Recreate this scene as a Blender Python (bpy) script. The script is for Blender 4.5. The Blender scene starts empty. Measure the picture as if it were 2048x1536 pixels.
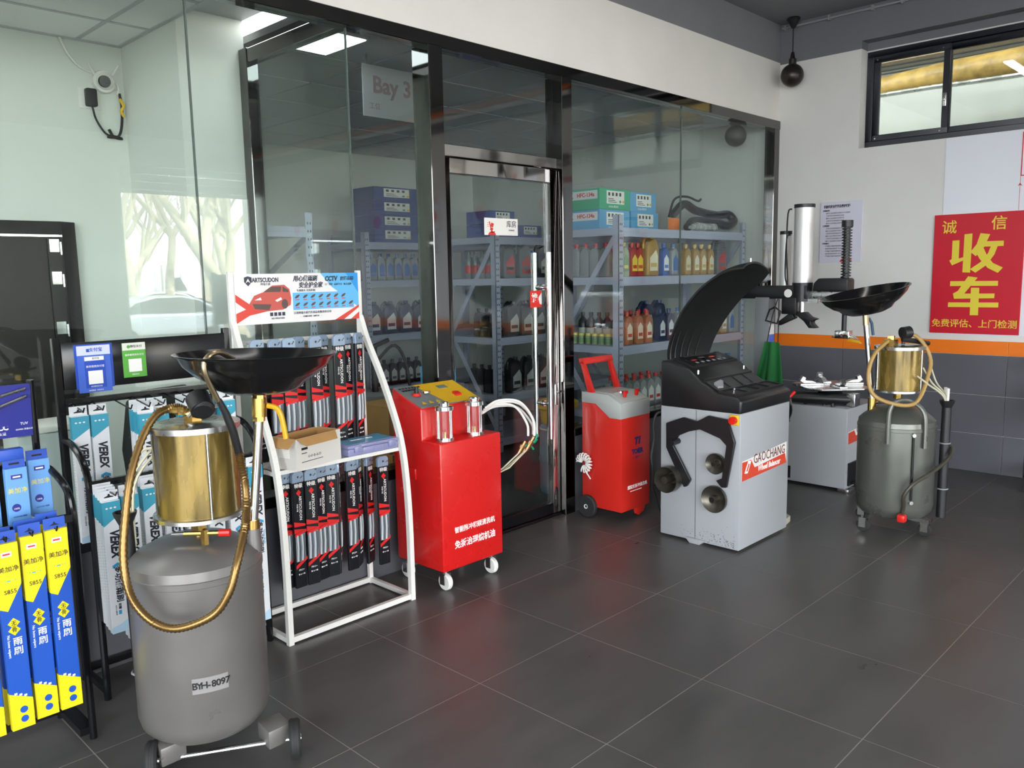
import bpy, bmesh, math, random
from mathutils import Vector, Matrix
R = math.radians
random.seed(7)
scene = bpy.context.scene
col = scene.collection

# ------------------------------------------------------------ camera
cam = bpy.data.cameras.new('camera')
cam.sensor_fit = 'HORIZONTAL'; cam.sensor_width = 36.0; cam.lens = 1642.0 / 2048 * 36
cam.clip_start = 0.02; cam.clip_end = 300
camo = bpy.data.objects.new('camera', cam); col.objects.link(camo)
def _cam_matrix(yaw, pitch, roll, loc):
    f = Vector((math.sin(yaw)*math.cos(pitch), math.cos(yaw)*math.cos(pitch), -math.sin(pitch)))
    r = Vector((math.cos(yaw), -math.sin(yaw), 0)); d = f.cross(r)
    r2 = r*math.cos(roll) + d*math.sin(roll); d2 = -r*math.sin(roll) + d*math.cos(roll)
    m = Matrix((r2, -d2, -f)).transposed().to_4x4(); m.translation = loc
    return m
camo.matrix_world = _cam_matrix(R(45.716), R(7.5725), R(1.0816), Vector((0, 0, 1.54)))
scene.camera = camo

# ------------------------------------------------------------ world, sun, exposure
w = bpy.data.worlds.new('sky'); scene.world = w; w.use_nodes = True
bg = w.node_tree.nodes['Background']
bg.inputs['Color'].default_value = (0.90, 0.95, 1.0, 1); bg.inputs['Strength'].default_value = 5.2
sun = bpy.data.lights.new('sun', 'SUN'); sun.energy = 13.0; sun.angle = R(2); sun.color = (1, 0.95, 0.86)
suno = bpy.data.objects.new('sun', sun); col.objects.link(suno)
suno.rotation_euler = (R(-38), R(22), 0)          # the sun stands behind the building: none of it enters the hall
scene.view_settings.view_transform = 'Standard'; scene.view_settings.look = 'None'
scene.view_settings.exposure = 1.3; scene.view_settings.gamma = 1.0
scene.view_settings.use_curve_mapping = False
scene.cycles.max_bounces = 10; scene.cycles.diffuse_bounces = 5; scene.cycles.glossy_bounces = 5
scene.cycles.transparent_max_bounces = 24; scene.cycles.transmission_bounces = 8
scene.cycles.sample_clamp_indirect = 6.0; scene.cycles.caustics_reflective = False; scene.cycles.caustics_refractive = False
scene.cycles.use_denoising = True
def portal(x0, x1, z0, z1, y):
    l = bpy.data.lights.new('sky_portal', 'AREA'); l.shape = 'RECTANGLE'; l.size = x1-x0; l.size_y = z1-z0
    l.cycles.is_portal = True
    o = bpy.data.objects.new('sky_portal', l); col.objects.link(o)
    o.location = ((x0+x1)/2, y, (z0+z1)/2); o.rotation_euler = (R(90), 0, R(180)) # faces +y
YB = -5.2                                            # the wall with the bay doors, behind the camera
BAYS = [(-3.9, -0.75), (-0.5, 2.62), (4.60, 6.52)]
BAYH = [3.4, 3.4, 3.17]
for (a, b), h_ in zip(BAYS, BAYH): portal(a, b, 0, h_, YB-0.1)
def portal_x(y0, y1, z0, z1, x):
    l = bpy.data.lights.new('sky_portal', 'AREA'); l.shape = 'RECTANGLE'; l.size = y1-y0; l.size_y = z1-z0; l.cycles.is_portal = True
    o = bpy.data.objects.new('sky_portal', l); col.objects.link(o); o.location = (x, (y0+y1)/2, (z0+z1)/2); o.rotation_euler = (R(90), 0, R(90))
ADDED_BAY = (-4.6, 1.2, 3.3)                            # unseen opening added in the left wall to brighten the hall
portal_x(ADDED_BAY[0], ADDED_BAY[1], 0, ADDED_BAY[2], -4.4)

# ------------------------------------------------------------ materials
def hexc(h, k=1.0):
    v = [int(h[i:i+2], 16)/255 for i in (0, 2, 4)]
    v = [c/12.92 if c <= .04045 else ((c+.055)/1.055)**2.4 for c in v]
    return (v[0]*k, v[1]*k, v[2]*k, 1)
MATS = {}
def mat(name, c, rough=.5, metal=0., spec=.5, coat=0., emit=0., alpha=1., noise=0., nscale=12., bump=0., bscale=60., trans=0., ior=1.45, sheen=0., stretch=None):
    if name in MATS: return MATS[name]
    m = bpy.data.materials.new(name); m.use_nodes = True
    nt = m.node_tree; b = nt.nodes['Principled BSDF']
    col4 = hexc(c) if isinstance(c, str) else (*c, 1)
    b.inputs['Base Color'].default_value = col4; b.inputs['Roughness'].default_value = rough
    b.inputs['Metallic'].default_value = metal; b.inputs['Specular IOR Level'].default_value = spec
    b.inputs['Coat Weight'].default_value = coat; b.inputs['Coat Roughness'].default_value = .08
    b.inputs['Transmission Weight'].default_value = trans; b.inputs['IOR'].default_value = ior
    b.inputs['Alpha'].default_value = alpha
    if emit:
        b.inputs['Emission Color'].default_value = col4; b.inputs['Emission Strength'].default_value = emit
    if noise or bump:
        tc = nt.nodes.new('ShaderNodeTexCoord'); mp = nt.nodes.new('ShaderNodeMapping')
        nt.links.new(tc.outputs['Object'], mp.inputs['Vector'])
        if stretch: mp.inputs['Scale'].default_value = stretch
    if noise:
        n = nt.nodes.new('ShaderNodeTexNoise'); n.inputs['Scale'].default_value = nscale; n.inputs['Detail'].default_value = 5
        nt.links.new(mp.outputs['Vector'], n.inputs['Vector'])
        rp = nt.nodes.new('ShaderNodeMapRange'); rp.inputs['From Min'].default_value = .3; rp.inputs['From Max'].default_value = .7
        rp.inputs['To Min'].default_value = 1-noise; rp.inputs['To Max'].default_value = 1+noise
        nt.links.new(n.outputs['Fac'], rp.inputs['Value'])
        mx = nt.nodes.new('ShaderNodeVectorMath'); mx.operation = 'SCALE'; mx.inputs[0].default_value = col4[:3]
        nt.links.new(rp.outputs['Result'], mx.inputs['Scale']); nt.links.new(mx.outputs['Vector'], b.inputs['Base Color'])
        r2 = nt.nodes.new('ShaderNodeMapRange'); r2.inputs['From Min'].default_value = .3; r2.inputs['From Max'].default_value = .7
        r2.inputs['To Min'].default_value = max(0, rough-.08); r2.inputs['To Max'].default_value = min(1, rough+.08)
        nt.links.new(n.outputs['Fac'], r2.inputs['Value']); nt.links.new(r2.outputs['Result'], b.inputs['Roughness'])
    if bump:
        n2 = nt.nodes.new('ShaderNodeTexNoise'); n2.inputs['Scale'].default_value = bscale; n2.inputs['Detail'].default_value = 4
        nt.links.new(mp.outputs['Vector'], n2.inputs['Vector'])
        bp = nt.nodes.new('ShaderNodeBump'); bp.inputs['Strength'].default_value = bump; bp.inputs['Distance'].default_value = .01
        nt.links.new(n2.outputs['Fac'], bp.inputs['Height']); nt.links.new(bp.outputs['Normal'], b.inputs['Normal'])
    MATS[name] = m; return m
def glassmat(name, tint=(.94, .975, .96), f0=.045, gain=.9):
    m = bpy.data.materials.new(name); m.use_nodes = True; nt = m.node_tree; nt.nodes.clear()
    out = nt.nodes.new('ShaderNodeOutputMaterial'); mix = nt.nodes.new('ShaderNodeMixShader')
    tr = nt.nodes.new('ShaderNodeBsdfTransparent'); tr.inputs['Color'].default_value = (*tint, 1)
    gl = nt.nodes.new('ShaderNodeBsdfGlossy'); gl.inputs['Roughness'].default_value = 0.0
    lw = nt.nodes.new('ShaderNodeLayerWeight'); lw.inputs['Blend'].default_value = .5
    pw = nt.nodes.new('ShaderNodeMath'); pw.operation = 'POWER'; pw.inputs[1].default_value = 5
    ma = nt.nodes.new('ShaderNodeMath'); ma.operation = 'MULTIPLY_ADD'; ma.inputs[1].default_value = gain; ma.inputs[2].default_value = f0
    nt.links.new(lw.outputs['Facing'], pw.inputs[0]); nt.links.new(pw.outputs[0], ma.inputs[0])
    nt.links.new(ma.outputs[0], mix.inputs['Fac']); nt.links.new(tr.outputs[0], mix.inputs[1]); nt.links.new(gl.outputs[0], mix.inputs[2])
    nt.links.new(mix.outputs[0], out.inputs['Surface']); MATS[name] = m; return m
def band_mat(name, bands, rough=.6, bump=.05, noise=.03):
    """paint in horizontal bands: [(z_from, colour), ...] ascending"""
    m = mat(name, bands[0][1], rough, bump=bump, bscale=25)
    nt = m.node_tree; b = nt.nodes['Principled BSDF']
    g = nt.nodes.new('ShaderNodeNewGeometry'); sp = nt.nodes.new('ShaderNodeSeparateXYZ'); nt.links.new(g.outputs['Position'], sp.inputs[0])
    mr = nt.nodes.new('ShaderNodeMapRange'); mr.inputs['From Max'].default_value = 4.0; nt.links.new(sp.outputs['Z'], mr.inputs['Value'])
    cr = nt.nodes.new('ShaderNodeValToRGB'); cr.color_ramp.interpolation = 'CONSTANT'
    el = cr.color_ramp.elements
    for i, (z, c) in enumerate(bands):
        e = el[i] if i < 2 else el.new(z/4.0)
        e.position = z/4.0; e.color = hexc(c)
    nt.links.new(mr.outputs[0], cr.inputs[0])
    n = nt.nodes.new('ShaderNodeTexNoise'); n.inputs['Scale'].default_value = 3; n.inputs['Detail'].default_value = 6
    nt.links.new(g.outputs['Position'], n.inputs['Vector'])
    rp = nt.nodes.new('ShaderNodeMapRange'); rp.inputs['From Min'].default_value = .3; rp.inputs['From Max'].default_value = .7
    rp.inputs['To Min'].default_value = 1-noise; rp.inputs['To Max'].default_value = 1+noise; nt.links.new(n.outputs['Fac'], rp.inputs['Value'])
    mx = nt.nodes.new('ShaderNodeVectorMath'); mx.operation = 'SCALE'; nt.links.new(cr.outputs['Color'], mx.inputs[0])
    nt.links.new(rp.outputs[0], mx.inputs['Scale']); nt.links.new(mx.outputs[0], b.inputs['Base Color'])
    return m

# ------------------------------------------------------------ mesh helpers
class G:
    def __init__(s): s.v = []; s.f = []
    def add(s, vs, fs):
        o = len(s.v); s.v += [tuple(p) for p in vs]; s.f += [tuple(i+o for i in f) for f in fs]; return s
    def box(s, x0, x1, y0, y1, z0, z1):
        return s.add([(x0,y0,z0),(x1,y0,z0),(x1,y1,z0),(x0,y1,z0),(x0,y0,z1),(x1,y0,z1),(x1,y1,z1),(x0,y1,z1)],
                     [(3,2,1,0),(4,5,6,7),(0,1,5,4),(1,2,6,5),(2,3,7,6),(3,0,4,7)])
    def prism(s, poly, ax, a, b):
        n = len(poly)
        ar = sum(poly[i][0]*poly[(i+1) % n][1]-poly[(i+1) % n][0]*poly[i][1] for i in range(n))
        if ar < 0: poly = poly[::-1]
        def P(p, t): return {'x': (t, p[0], p[1]), 'y': (p[0], t, p[1]), 'z': (p[0], p[1], t)}[ax]
        vs = [P(p, a) for p in poly]+[P(p, b) for p in poly]
        fs = [tuple(range(n))[::-1], tuple(range(n, 2*n))]+[(i, (i+1) % n, (i+1) % n+n, i+n) for i in range(n)]
        if ax == 'y': fs = [f[::-1] for f in fs]
        if b < a: fs = [f[::-1] for f in fs]
        return s.add(vs, fs)
    def frame(s, d):
        d = Vector(d).normalized(); u = d.cross(Vector((0, 0, 1)))
        if u.length < 1e-3: u = d.cross(Vector((0, 1, 0)))
        u.normalize(); return u, u.cross(d)
    def cyl(s, p0, p1, r0, r1=None, n=16, caps=True):
        p0, p1 = Vector(p0), Vector(p1); r1 = r0 if r1 is None else r1; u, v = s.frame(p1-p0)
        cs = [(math.cos(2*math.pi*i/n), math.sin(2*math.pi*i/n)) for i in range(n)]
        vs = [p0+(u*c+v*t)*r0 for c, t in cs]+[p1+(u*c+v*t)*r1 for c, t in cs]
        fs = [((i+1) % n, i, i+n, (i+1) % n+n) for i in range(n)]
        if caps: fs += [tuple(range(n)), tuple(range(n, 2*n))[::-1]]
        return s.add(vs, fs)
    def tube(s, pts, r, n=8, sub=0, ring=0.):
        pts = [Vector(p) for p in pts]
        if sub: pts = spline(pts, sub)
        rs = r if isinstance(r, (list, tuple)) else [r]*len(pts)
        if len(rs) != len(pts): rs = [rs[0]+(rs[-1]-rs[0])*i/(len(pts)-1) for i in range(len(pts))]
        if ring: rs = [q*(1+ring*(i % 2)) for i, q in enumerate(rs)]
        u = None; vs = []; fs = []
        for i, p in enumerate(pts):
            d = (pts[min(i+1, len(pts)-1)]-pts[max(i-1, 0)]).normalized()
            if u is None: u, _ = s.frame(d)
            u = (u-d*u.dot(d)).normalized(); v = u.cross(d)
            vs += [p+(u*math.cos(2*math.pi*k/n)+v*math.sin(2*math.pi*k/n))*rs[i] for k in range(n)]
        m = len(pts)
        for i in range(m-1):
            for k in range(n): fs.append((i*n+(k+1) % n, i*n+k, (i+1)*n+k, (i+1)*n+(k+1) % n))
        fs += [tuple(range(n)), tuple(range((m-1)*n, m*n))[::-1]]
        return s.add(vs, fs)
    def lathe(s, prof, n=32, c=(0, 0, 0)):
        vs = []; fs = []; m = len(prof)
        for r, z in prof:
            vs += [(c[0]+r*math.cos(2*math.pi*k/n), c[1]+r*math.sin(2*math.pi*k/n), c[2]+z) for k in range(n)]
        for i in range(m-1):
            for k in range(n): fs.append((i*n+k, i*n+(k+1) % n, (i+1)*n+(k+1) % n, (i+1)*n+k))
        if prof[0][0] > 1e-4: fs.append(tuple(range(n))[::-1])
        if prof[-1][0] > 1e-4: fs.append(tuple(range((m-1)*n, m*n)))
        return s.add(vs, fs)
    def ball(s, c, r, n=20, sz=1.):
        return s.lathe([(max(1e-5, r*math.sin(math.pi*i/(n//2))), -r*sz*math.cos(math.pi*i/(n//2))) for i in range(n//2+1)], n, c)
    def ring(s, c, ax, R0, r, n=24, m=8):
        pts = []
        for k in range(n):
            a = 2*math.pi*k/n
            q = {'x': (0, math.cos(a), math.sin(a)), 'y': (math.cos(a), 0, math.sin(a)), 'z': (math.cos(a), math.sin(a), 0)}[ax]
            pts.append((Vector(q), Vector({'x': (1,0,0), 'y': (0,1,0), 'z': (0,0,1)}[ax])))
        vs = []; fs = []
        for q, t in pts:
            vs += [Vector(c)+q*(R0+r*math.cos(2*math.pi*j/m))+t*r*math.sin(2*math.pi*j/m) for j in range(m)]
        for k in range(n):
            for j in range(m): fs.append((k*m+j, ((k+1) % n)*m+j, ((k+1) % n)*m+(j+1) % m, k*m+(j+1) % m))
        return s.add(vs, fs)
    def xf(s, M, start=0):
        for i in range(start, len(s.v)): s.v[i] = tuple(M @ Vector(s.v[i]))
        return s
    def mesh(s, name, m, bevel=0., smooth=35, seg=2):
        me = bpy.data.meshes.new(name); me.from_pydata(s.v, [], s.f); me.update()
        bm = bmesh.new(); bm.from_mesh(me)
        bmesh.ops.remove_doubles(bm, verts=bm.verts, dist=1e-6)
        bmesh.ops.recalc_face_normals(bm, faces=bm.faces)
        if bevel:
            ed = [e for e in bm.edges if len(e.link_faces) == 2 and e.calc_face_angle(0) > R(30)]
            bmesh.ops.bevel(bm, geom=ed, offset=bevel, segments=seg, affect='EDGES', profile=.5, clamp_overlap=True)
        bm.to_mesh(me); bm.free()
        if smooth:
            me.polygons.foreach_set('use_smooth', [True]*len(me.polygons)); me.set_sharp_from_angle(angle=R(smooth))
        me.materials.append(m if not isinstance(m, str) else MATS[m])
        return me
    def obj(s, name, m, parent=None, bevel=0., smooth=35, seg=2):
        return link(name, s.mesh(name, m, bevel, smooth, seg), parent)
def spline(pts, sub):
    P = [pts[0]*2-pts[1]]+pts+[pts[-1]*2-pts[-2]]; out = []
    for i in range(1, len(P)-2):
        for k in range(sub):
            t = k/sub; a, b, c, d = P[i-1], P[i], P[i+1], P[i+2]
            out.append(.5*((2*b)+(c-a)*t+(2*a-5*b+4*c-d)*t*t+(3*b-a-3*c+d)*t**3))
    return out+[P[-2]]
def link(name, me, parent=None, loc=None, rot=None):
    o = bpy.data.objects.new(name, me); col.objects.link(o); o.parent = parent
    if loc is not None: o.location = loc
    if rot is not None: o.rotation_euler = rot
    return o
def tag(o, label, cat, group=None):
    o['label'] = label; o['category'] = cat
    if group: o['group'] = group
    return o
def T(name, label, cat, loc=(0, 0, 0), rz=0., group=None):
    o = link(name, None, None, loc, (0, 0, R(rz))); o.empty_display_size = .05
    return tag(o, label, cat, group)
def struct(o): o['kind'] = 'structure'; return o
KIDS = {}
def copy_tree(o, parent=None, label=None, loc=None, rz=None):
    c = o.copy(); col.objects.link(c); c.parent = parent
    if label: c['label'] = label
    if loc is not None: c.location = loc
    if rz is not None: c.rotation_euler = (0, 0, R(rz))
    for ch in list(o.children): copy_tree(ch, c)
    return c
TXT = {}
def text(s, size, m, parent, loc, rot=(90, 0, 0), name='lettering', bold=0., spin=0., sx=1., shear=0., ext=.0006, res=2, ax='CENTER', sp=1.):
    key = (s, size, m, bold, spin, sx, shear, ext, ax, sp)
    if key not in TXT:
        cu = bpy.data.curves.new('t', 'FONT'); cu.body = s; cu.size = size; cu.extrude = ext; cu.offset = bold; cu.shear = shear
        cu.resolution_u = res; cu.align_x = ax; cu.align_y = 'CENTER'; cu.space_character = sp
        o = bpy.data.objects.new('t', cu); col.objects.link(o)
        dg = bpy.context.evaluated_depsgraph_get()
        me = bpy.data.meshes.new_from_object(o.evaluated_get(dg)); bpy.data.objects.remove(o); bpy.data.curves.remove(cu)
        me.transform(Matrix.Rotation(R(spin), 4, 'Z') @ Matrix.Diagonal((sx, 1, 1, 1)))
        me.materials.clear(); me.materials.append(MATS[m] if isinstance(m, str) else m); me.name = 'lettering'
        TXT[key] = me
    return link(name, TXT[key], parent, loc, tuple(R(a) for a in rot))
FRONT = (90, 0, 0); SIDE = (90, 0, -90)      # lettering that faces -y / that faces -x
ORD = ['first','second','third','fourth','fifth','sixth','seventh','eighth','ninth','tenth','eleventh','twelfth','thirteenth','fourteenth','fifteenth','sixteenth','seventeenth','eighteenth']
# ------------------------------------------------------------ common materials
mat('black_chrome', (.15, .145, .14), .05, 1.0); mat('mirror_steel', (.50, .48, .46), .06, 1.0); mat('chrome', (.75, .75, .74), .12, 1.0); mat('steel', (.55, .55, .54), .28, 1.0, noise=.1)  # door metal: the black steel again, bright reflections put into a lighter base
mat('black_gloss', (.006, .006, .007), .18); mat('black_satin', (.010, .010, .011), .38); mat('black_rubber', (.018, .018, .018), .7)
mat('black_plastic', (.014, .014, .015), .42, bump=.1, bscale=300); mat('white_paint', 'e8e6e0', .35); mat('white_plastic', 'e6e4de', .4)
mat('brass', (.60, .40, .12), .25, 1.0); mat('card', 'b58a55', .8, noise=.06); mat('white', 'f0eee9', .6); mat('ink', '141416', .6)
mat('red_gloss', 'd51a1a', .25, coat=.3); mat('red_print', 'd8362a', .5); mat('yellow', 'e2b820', .5); mat('grey_paint', '8d9093', .4)
glassmat('pane_glass'); glassmat('cup_glass', (.97, .98, .98), .06)
# ------------------------------------------------------------ the hall
XW, YG, ZC = 6.78, 3.41, 3.57
mat('grout', 'a8a49c', .8); 
def tile_material():
    m = mat('floor_tile', '3a3a3a', .3, spec=.5)
    nt = m.node_tree; b = nt.nodes['Principled BSDF']
    g = nt.nodes.new('ShaderNodeNewGeometry')
    n = nt.nodes.new('ShaderNodeTexNoise'); n.inputs['Scale'].default_value = 2.2; n.inputs['Detail'].default_value = 4; n.inputs['Roughness'].default_value = .6
    mp = nt.nodes.new('ShaderNodeMapping'); mp.inputs['Scale'].default_value = (1, 2.2, 1); mp.inputs['Location'].default_value = (3.37, 1.71, 5.43)
    nt.links.new(g.outputs['Position'], mp.inputs['Vector']); nt.links.new(mp.outputs[0], n.inputs['Vector'])
    cr = nt.nodes.new('ShaderNodeValToRGB'); cr.color_ramp.elements[0].position = .0; cr.color_ramp.elements[1].position = 1.0
    cr.color_ramp.elements[0].color = hexc('403f3e'); cr.color_ramp.elements[1].color = hexc('656260')
    nt.links.new(n.outputs['Fac'], cr.inputs[0]); nt.links.new(cr.outputs[0], b.inputs['Base Color'])
    mr = nt.nodes.new('ShaderNodeMapRange'); mr.inputs['From Min'].default_value = .0; mr.inputs['From Max'].default_value = 1.0
    mr.inputs['To Min'].default_value = .20; mr.inputs['To Max'].default_value = .46
    nt.links.new(n.outputs['Fac'], mr.inputs['Value']); nt.links.new(mr.outputs[0], b.inputs['Roughness'])
tile_material()
floor = struct(G().box(-4.2, 7.0, YB-.1, 7.2, -.12, -.0012).obj('floor', 'grout'))
TX, TY = .59, .605
tile_me = G().box(.002, TX-.002, .002, TY-.002, -.001, 0).mesh('tile', 'floor_tile', smooth=0)
xs = [2.012+TX*k for k in range(-6, 8)]; ys = [3.373-TY*k for k in range(0, 9)]
for i, x in enumerate(xs):
    for y in ys:
        if x+TX <= XW+.01: link('tile', tile_me, floor, (x, y-TY, 0))
strip = G().box(0, XW-xs[-1]-TX+TX if False else XW-(2.012+TX*8), .0013, TY-.0013, -.001, 0).mesh('tile', 'floor_tile', smooth=0)
for y in ys: link('tile', strip, floor, (2.012+TX*8+.0013, y-TY, 0))
G().box(-4.2, xs[0], YB, 3.373, -.001, 0).box(xs[0], XW, YB, ys[-1]-TY, -.001, 0).obj('far_tiles', 'floor_tile', floor, smooth=0)['kind'] = 'stuff'
G().box(-4.2, 7.0, 3.375, 7.2, -.001, 0).obj('inner_floor', 'floor_tile', floor, smooth=0)
band_mat('front_paint', [(0, 'dcd9d3'), (3.262, '77787c')]); band_mat('right_paint', [(0, 'd8d6d2'), (3.25, '6c6d72')])
mat('grey_ceiling', '7c7d82', .6, bump=.05, bscale=20, noise=.03)
struct(G().box(-4.2, XW, 3.38, 3.6, 2.79, ZC).obj('wall_front', 'front_paint', smooth=0))
wr = struct(G().box(XW, XW+.25, YB, 3.6, 0, 2.487).box(XW, XW+.25, YB, 3.6, 3.31, ZC)
            .box(XW, XW+.25, 2.715, 3.6, 2.487, 3.31).box(XW, XW+.25, YB, 1.43, 2.487, 3.31).box(XW+.115, XW+.25, 1.43, 2.715, 3.24, 3.31).obj('wall_right', 'right_paint', smooth=0))
struct(G().box(-4.2, XW+.25, YB-.2, 3.6, ZC, ZC+.15).obj('ceiling', 'grey_ceiling', smooth=0))
mat('hall_white', 'e8e6e1', .7)
wb = G(); edges = [-4.2]+[v for b in BAYS for v in b]+[XW]
for i in range(0, len(edges), 2): wb.box(edges[i], edges[i+1], YB-.2, YB, 0, ZC)
for (a, b), h_ in zip(BAYS, BAYH): wb.box(a, b, YB-.2, YB, h_, ZC)
struct(wb.obj('wall_back', 'hall_white', smooth=0))
struct(G().box(-4.35, -4.2, YB-.2, ADDED_BAY[0], 0, ZC).box(-4.35, -4.2, ADDED_BAY[1], 7.3, 0, ZC).box(-4.35, -4.2, ADDED_BAY[0], ADDED_BAY[1], ADDED_BAY[2], ZC).obj('wall_left', 'hall_white', smooth=0))
# dado of grey and orange wall panels on the right wall
mat('dado_grey', '5c5c62', .45, noise=.04, nscale=4); mat('dado_orange', 'f07a18', .4, noise=.03)
joints = [3.375, 2.765, 1.56, .36, -.84, -2.04, -3.24, -4.44, YB+.005]
for a, b in zip(joints, joints[1:]):
    for z0, z1 in ((0, .287), (.29, .582), (.585, .884)):
        G().box(XW-.012, XW, b+.0015, a-.0015, z0+.001, z1).obj('panel', 'dado_grey', wr, bevel=.0015, seg=1)
    G().box(XW-.012, XW, b+.0015, a-.0015, .887, .990).obj('stripe_panel', 'dado_orange', wr, bevel=.0015, seg=1)
# white display boards above it, with line icons (they carry on towards the bay doors)
mat('board_white', 'dfe1e8', .45); mat('board_red', 'c8323a', .5); mat('board_ink', '3c3c40', .6)
bj = [2.05, 1.515, .3, -.9, -2.1, -3.3, -4.5]
for a, b in zip(bj, bj[1:]):
    G().box(XW-.006, XW, b+.001, a-.001, 1.035, 2.484).obj('board', 'board_white', wr, smooth=0)
def outline(y0, y1, z0, z1, w, m, parent=wr, x=XW-.0075):
    G().box(x, x+.002, y0, y1, z0, z0+w).box(x, x+.002, y0, y1, z1-w, z1).box(x, x+.002, y0, y0+w, z0+w, z1-w).box(x, x+.002, y1-w, y1, z0+w, z1-w).obj('icon_frame', m, parent, smooth=0)
outline(1.05, 1.552, 2.165, 2.468, .007, 'board_red')
G().box(XW-.0075, XW-.0055, 1.5495, 1.552, 1.93, 2.165).obj('arrow_line', 'board_red', wr, smooth=0)
G().prism([(1.537, 2.095), (1.551, 2.12), (1.565, 2.095), (1.551, 2.104)], 'x', XW-.0078, XW-.006).obj('arrow_head', 'board_red', wr, smooth=0)
for k in range(6):
    yc = .75-1.0*k
    outline(yc-.16, yc+.16, 2.1, 2.44, .008, 'board_ink')
    G().cyl((XW-.008, yc, 2.27), (XW-.006, yc, 2.27), .085, n=20).obj('icon_disc', 'board_red', wr)
    text('保养服务', .06, 'board_red', wr, (XW-.008, yc, 2.48-.0), SIDE)
    for j in range(4): text('专业养护项目', .035, 'board_ink', wr, (XW-.008, yc, 2.03-j*.065), SIDE)
text('我们为您提供', .15, 'board_ink', wr, (XW-.004, 1.0, 2.72), SIDE, bold=.002)
text('快捷养护一站式', .07, 'board_red', wr, (XW-.008, .8, 2.52), SIDE)
# window in the right wall
mat('window_frame', '2e3138', .35)
win = struct(link('window_1', None, None, (XW+.12, 0, 0)))
wf = G()
y0, y1, z0, z1, t = 1.46, 2.70, 2.495, 3.25, .05
wf.box(0, .07, y0, y1, z0, z0+t).box(0, .07, y0, y1, z1-t, z1).box(0, .07, y0, y0+t, z0+t, z1-t).box(0, .07, y1-t, y1, z0+t, z1-t).obj('frame', 'window_frame', win, bevel=.004, seg=1)
for (a, b, x) in ((2.09, 2.645, .005), (1.515, 2.13, .035)):
    s_ = .045
    sash = G().box(x, x+.028, a, b, z0+t, z0+t+s_).box(x, x+.028, a, b, z1-t-s_, z1-t).box(x, x+.028, a, a+s_, z0+t+s_, z1-t-s_).box(x, x+.028, b-s_, b, z0+t+s_, z1-t-s_).obj('sash', 'window_frame', win, bevel=.003, seg=1)
    G().box(x+.010, x+.016, a+s_, b-s_, z0+t+s_, z1-t-s_).obj('pane', 'pane_glass', sash, smooth=0)
G().box(-.012, .004, 2.10, 2.125, 2.74, 2.84).cyl((-.012, 2.112, 2.79), (-.03, 2.112, 2.79), .01).obj('latch', 'steel', win, bevel=.003)
for y in (2.62, 2.14):
    for z in (2.565, 3.17): G().cyl((-.004, y, z), (.006, y, z), .006, n=8).obj('screw', 'steel', win)
struct(G().box(XW-.001, XW+.12, 2.7, 2.716, 2.487, 3.31).obj('trim_9', 'right_paint', smooth=0))
# what the window looks out on: a pale side passage with a lagged pipe
mat('passage_wall', 'c6c8bf', .8, noise=.05, nscale=3); mat('lagging', '96793f', .45, noise=.4, nscale=9, bump=.6, bscale=14); mat('wood_plank', '8d7a62', .8, noise=.15)
pw_ = struct(G().box(9.3, 9.4, -5.2, 6, 0, 4.6).obj('wall_passage', 'passage_wall', smooth=0))
struct(G().box(7.1, 9.3, 5.4, 5.5, 0, 5.2).obj('wall_passage_end', 'passage_wall', smooth=0))
struct(G().box(7.05, 9.4, -5.2, 5.5, 4.45, 4.55).obj('ceiling_passage', 'passage_wall', smooth=0))  # unseen roof added to keep the passage in shade
struct(G().box(7.03, 9.4, -5.4, 5.5, -.1, 0).obj('floor_passage', 'grout', smooth=0))
tag(G().tube([(8.5, 5.0, 3.28), (8.5, 3.2, 3.285), (8.5, 2.9, 3.30), (8.5, 2.5, 3.308), (8.5, 2.0, 3.313), (8.5, .2, 3.32)], [.09, .09, .10, .115, .12, .12], 14, sub=1).obj('lagged_pipe', 'lagging'), 'thick golden lagged pipe seen through the high window', 'pipe')
tag(G().tube([(8.30, 5.0, 3.16), (8.30, 2.85, 3.17), (8.30, 2.3, 3.16), (8.30, .2, 3.13)], .022, 8, sub=4).obj('thin_pipe', 'steel'), 'thin grey pipe below the lagged pipe outside the window', 'pipe')
tag(G().box(8.9, 9.1, .2, 5.3, 3.60, 3.9).obj('beam', 'wood_plank'), 'brown beam above the pipes outside the high window', 'beam')
for k, z in enumerate((3.42, 3.45, 3.49)):
    tag(G().tube([(8.72, 5.2, z+.05), (8.72, 3.0, z+.03), (8.72, 2.2, z+.03), (8.72, .2, z+.03)], .008, 6, sub=4).obj('cable', 'black_rubber'), 'black cable outside the high window, '+('lowest','middle','highest')[k]+' of three', 'cable', 'cables outside the window')
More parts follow.
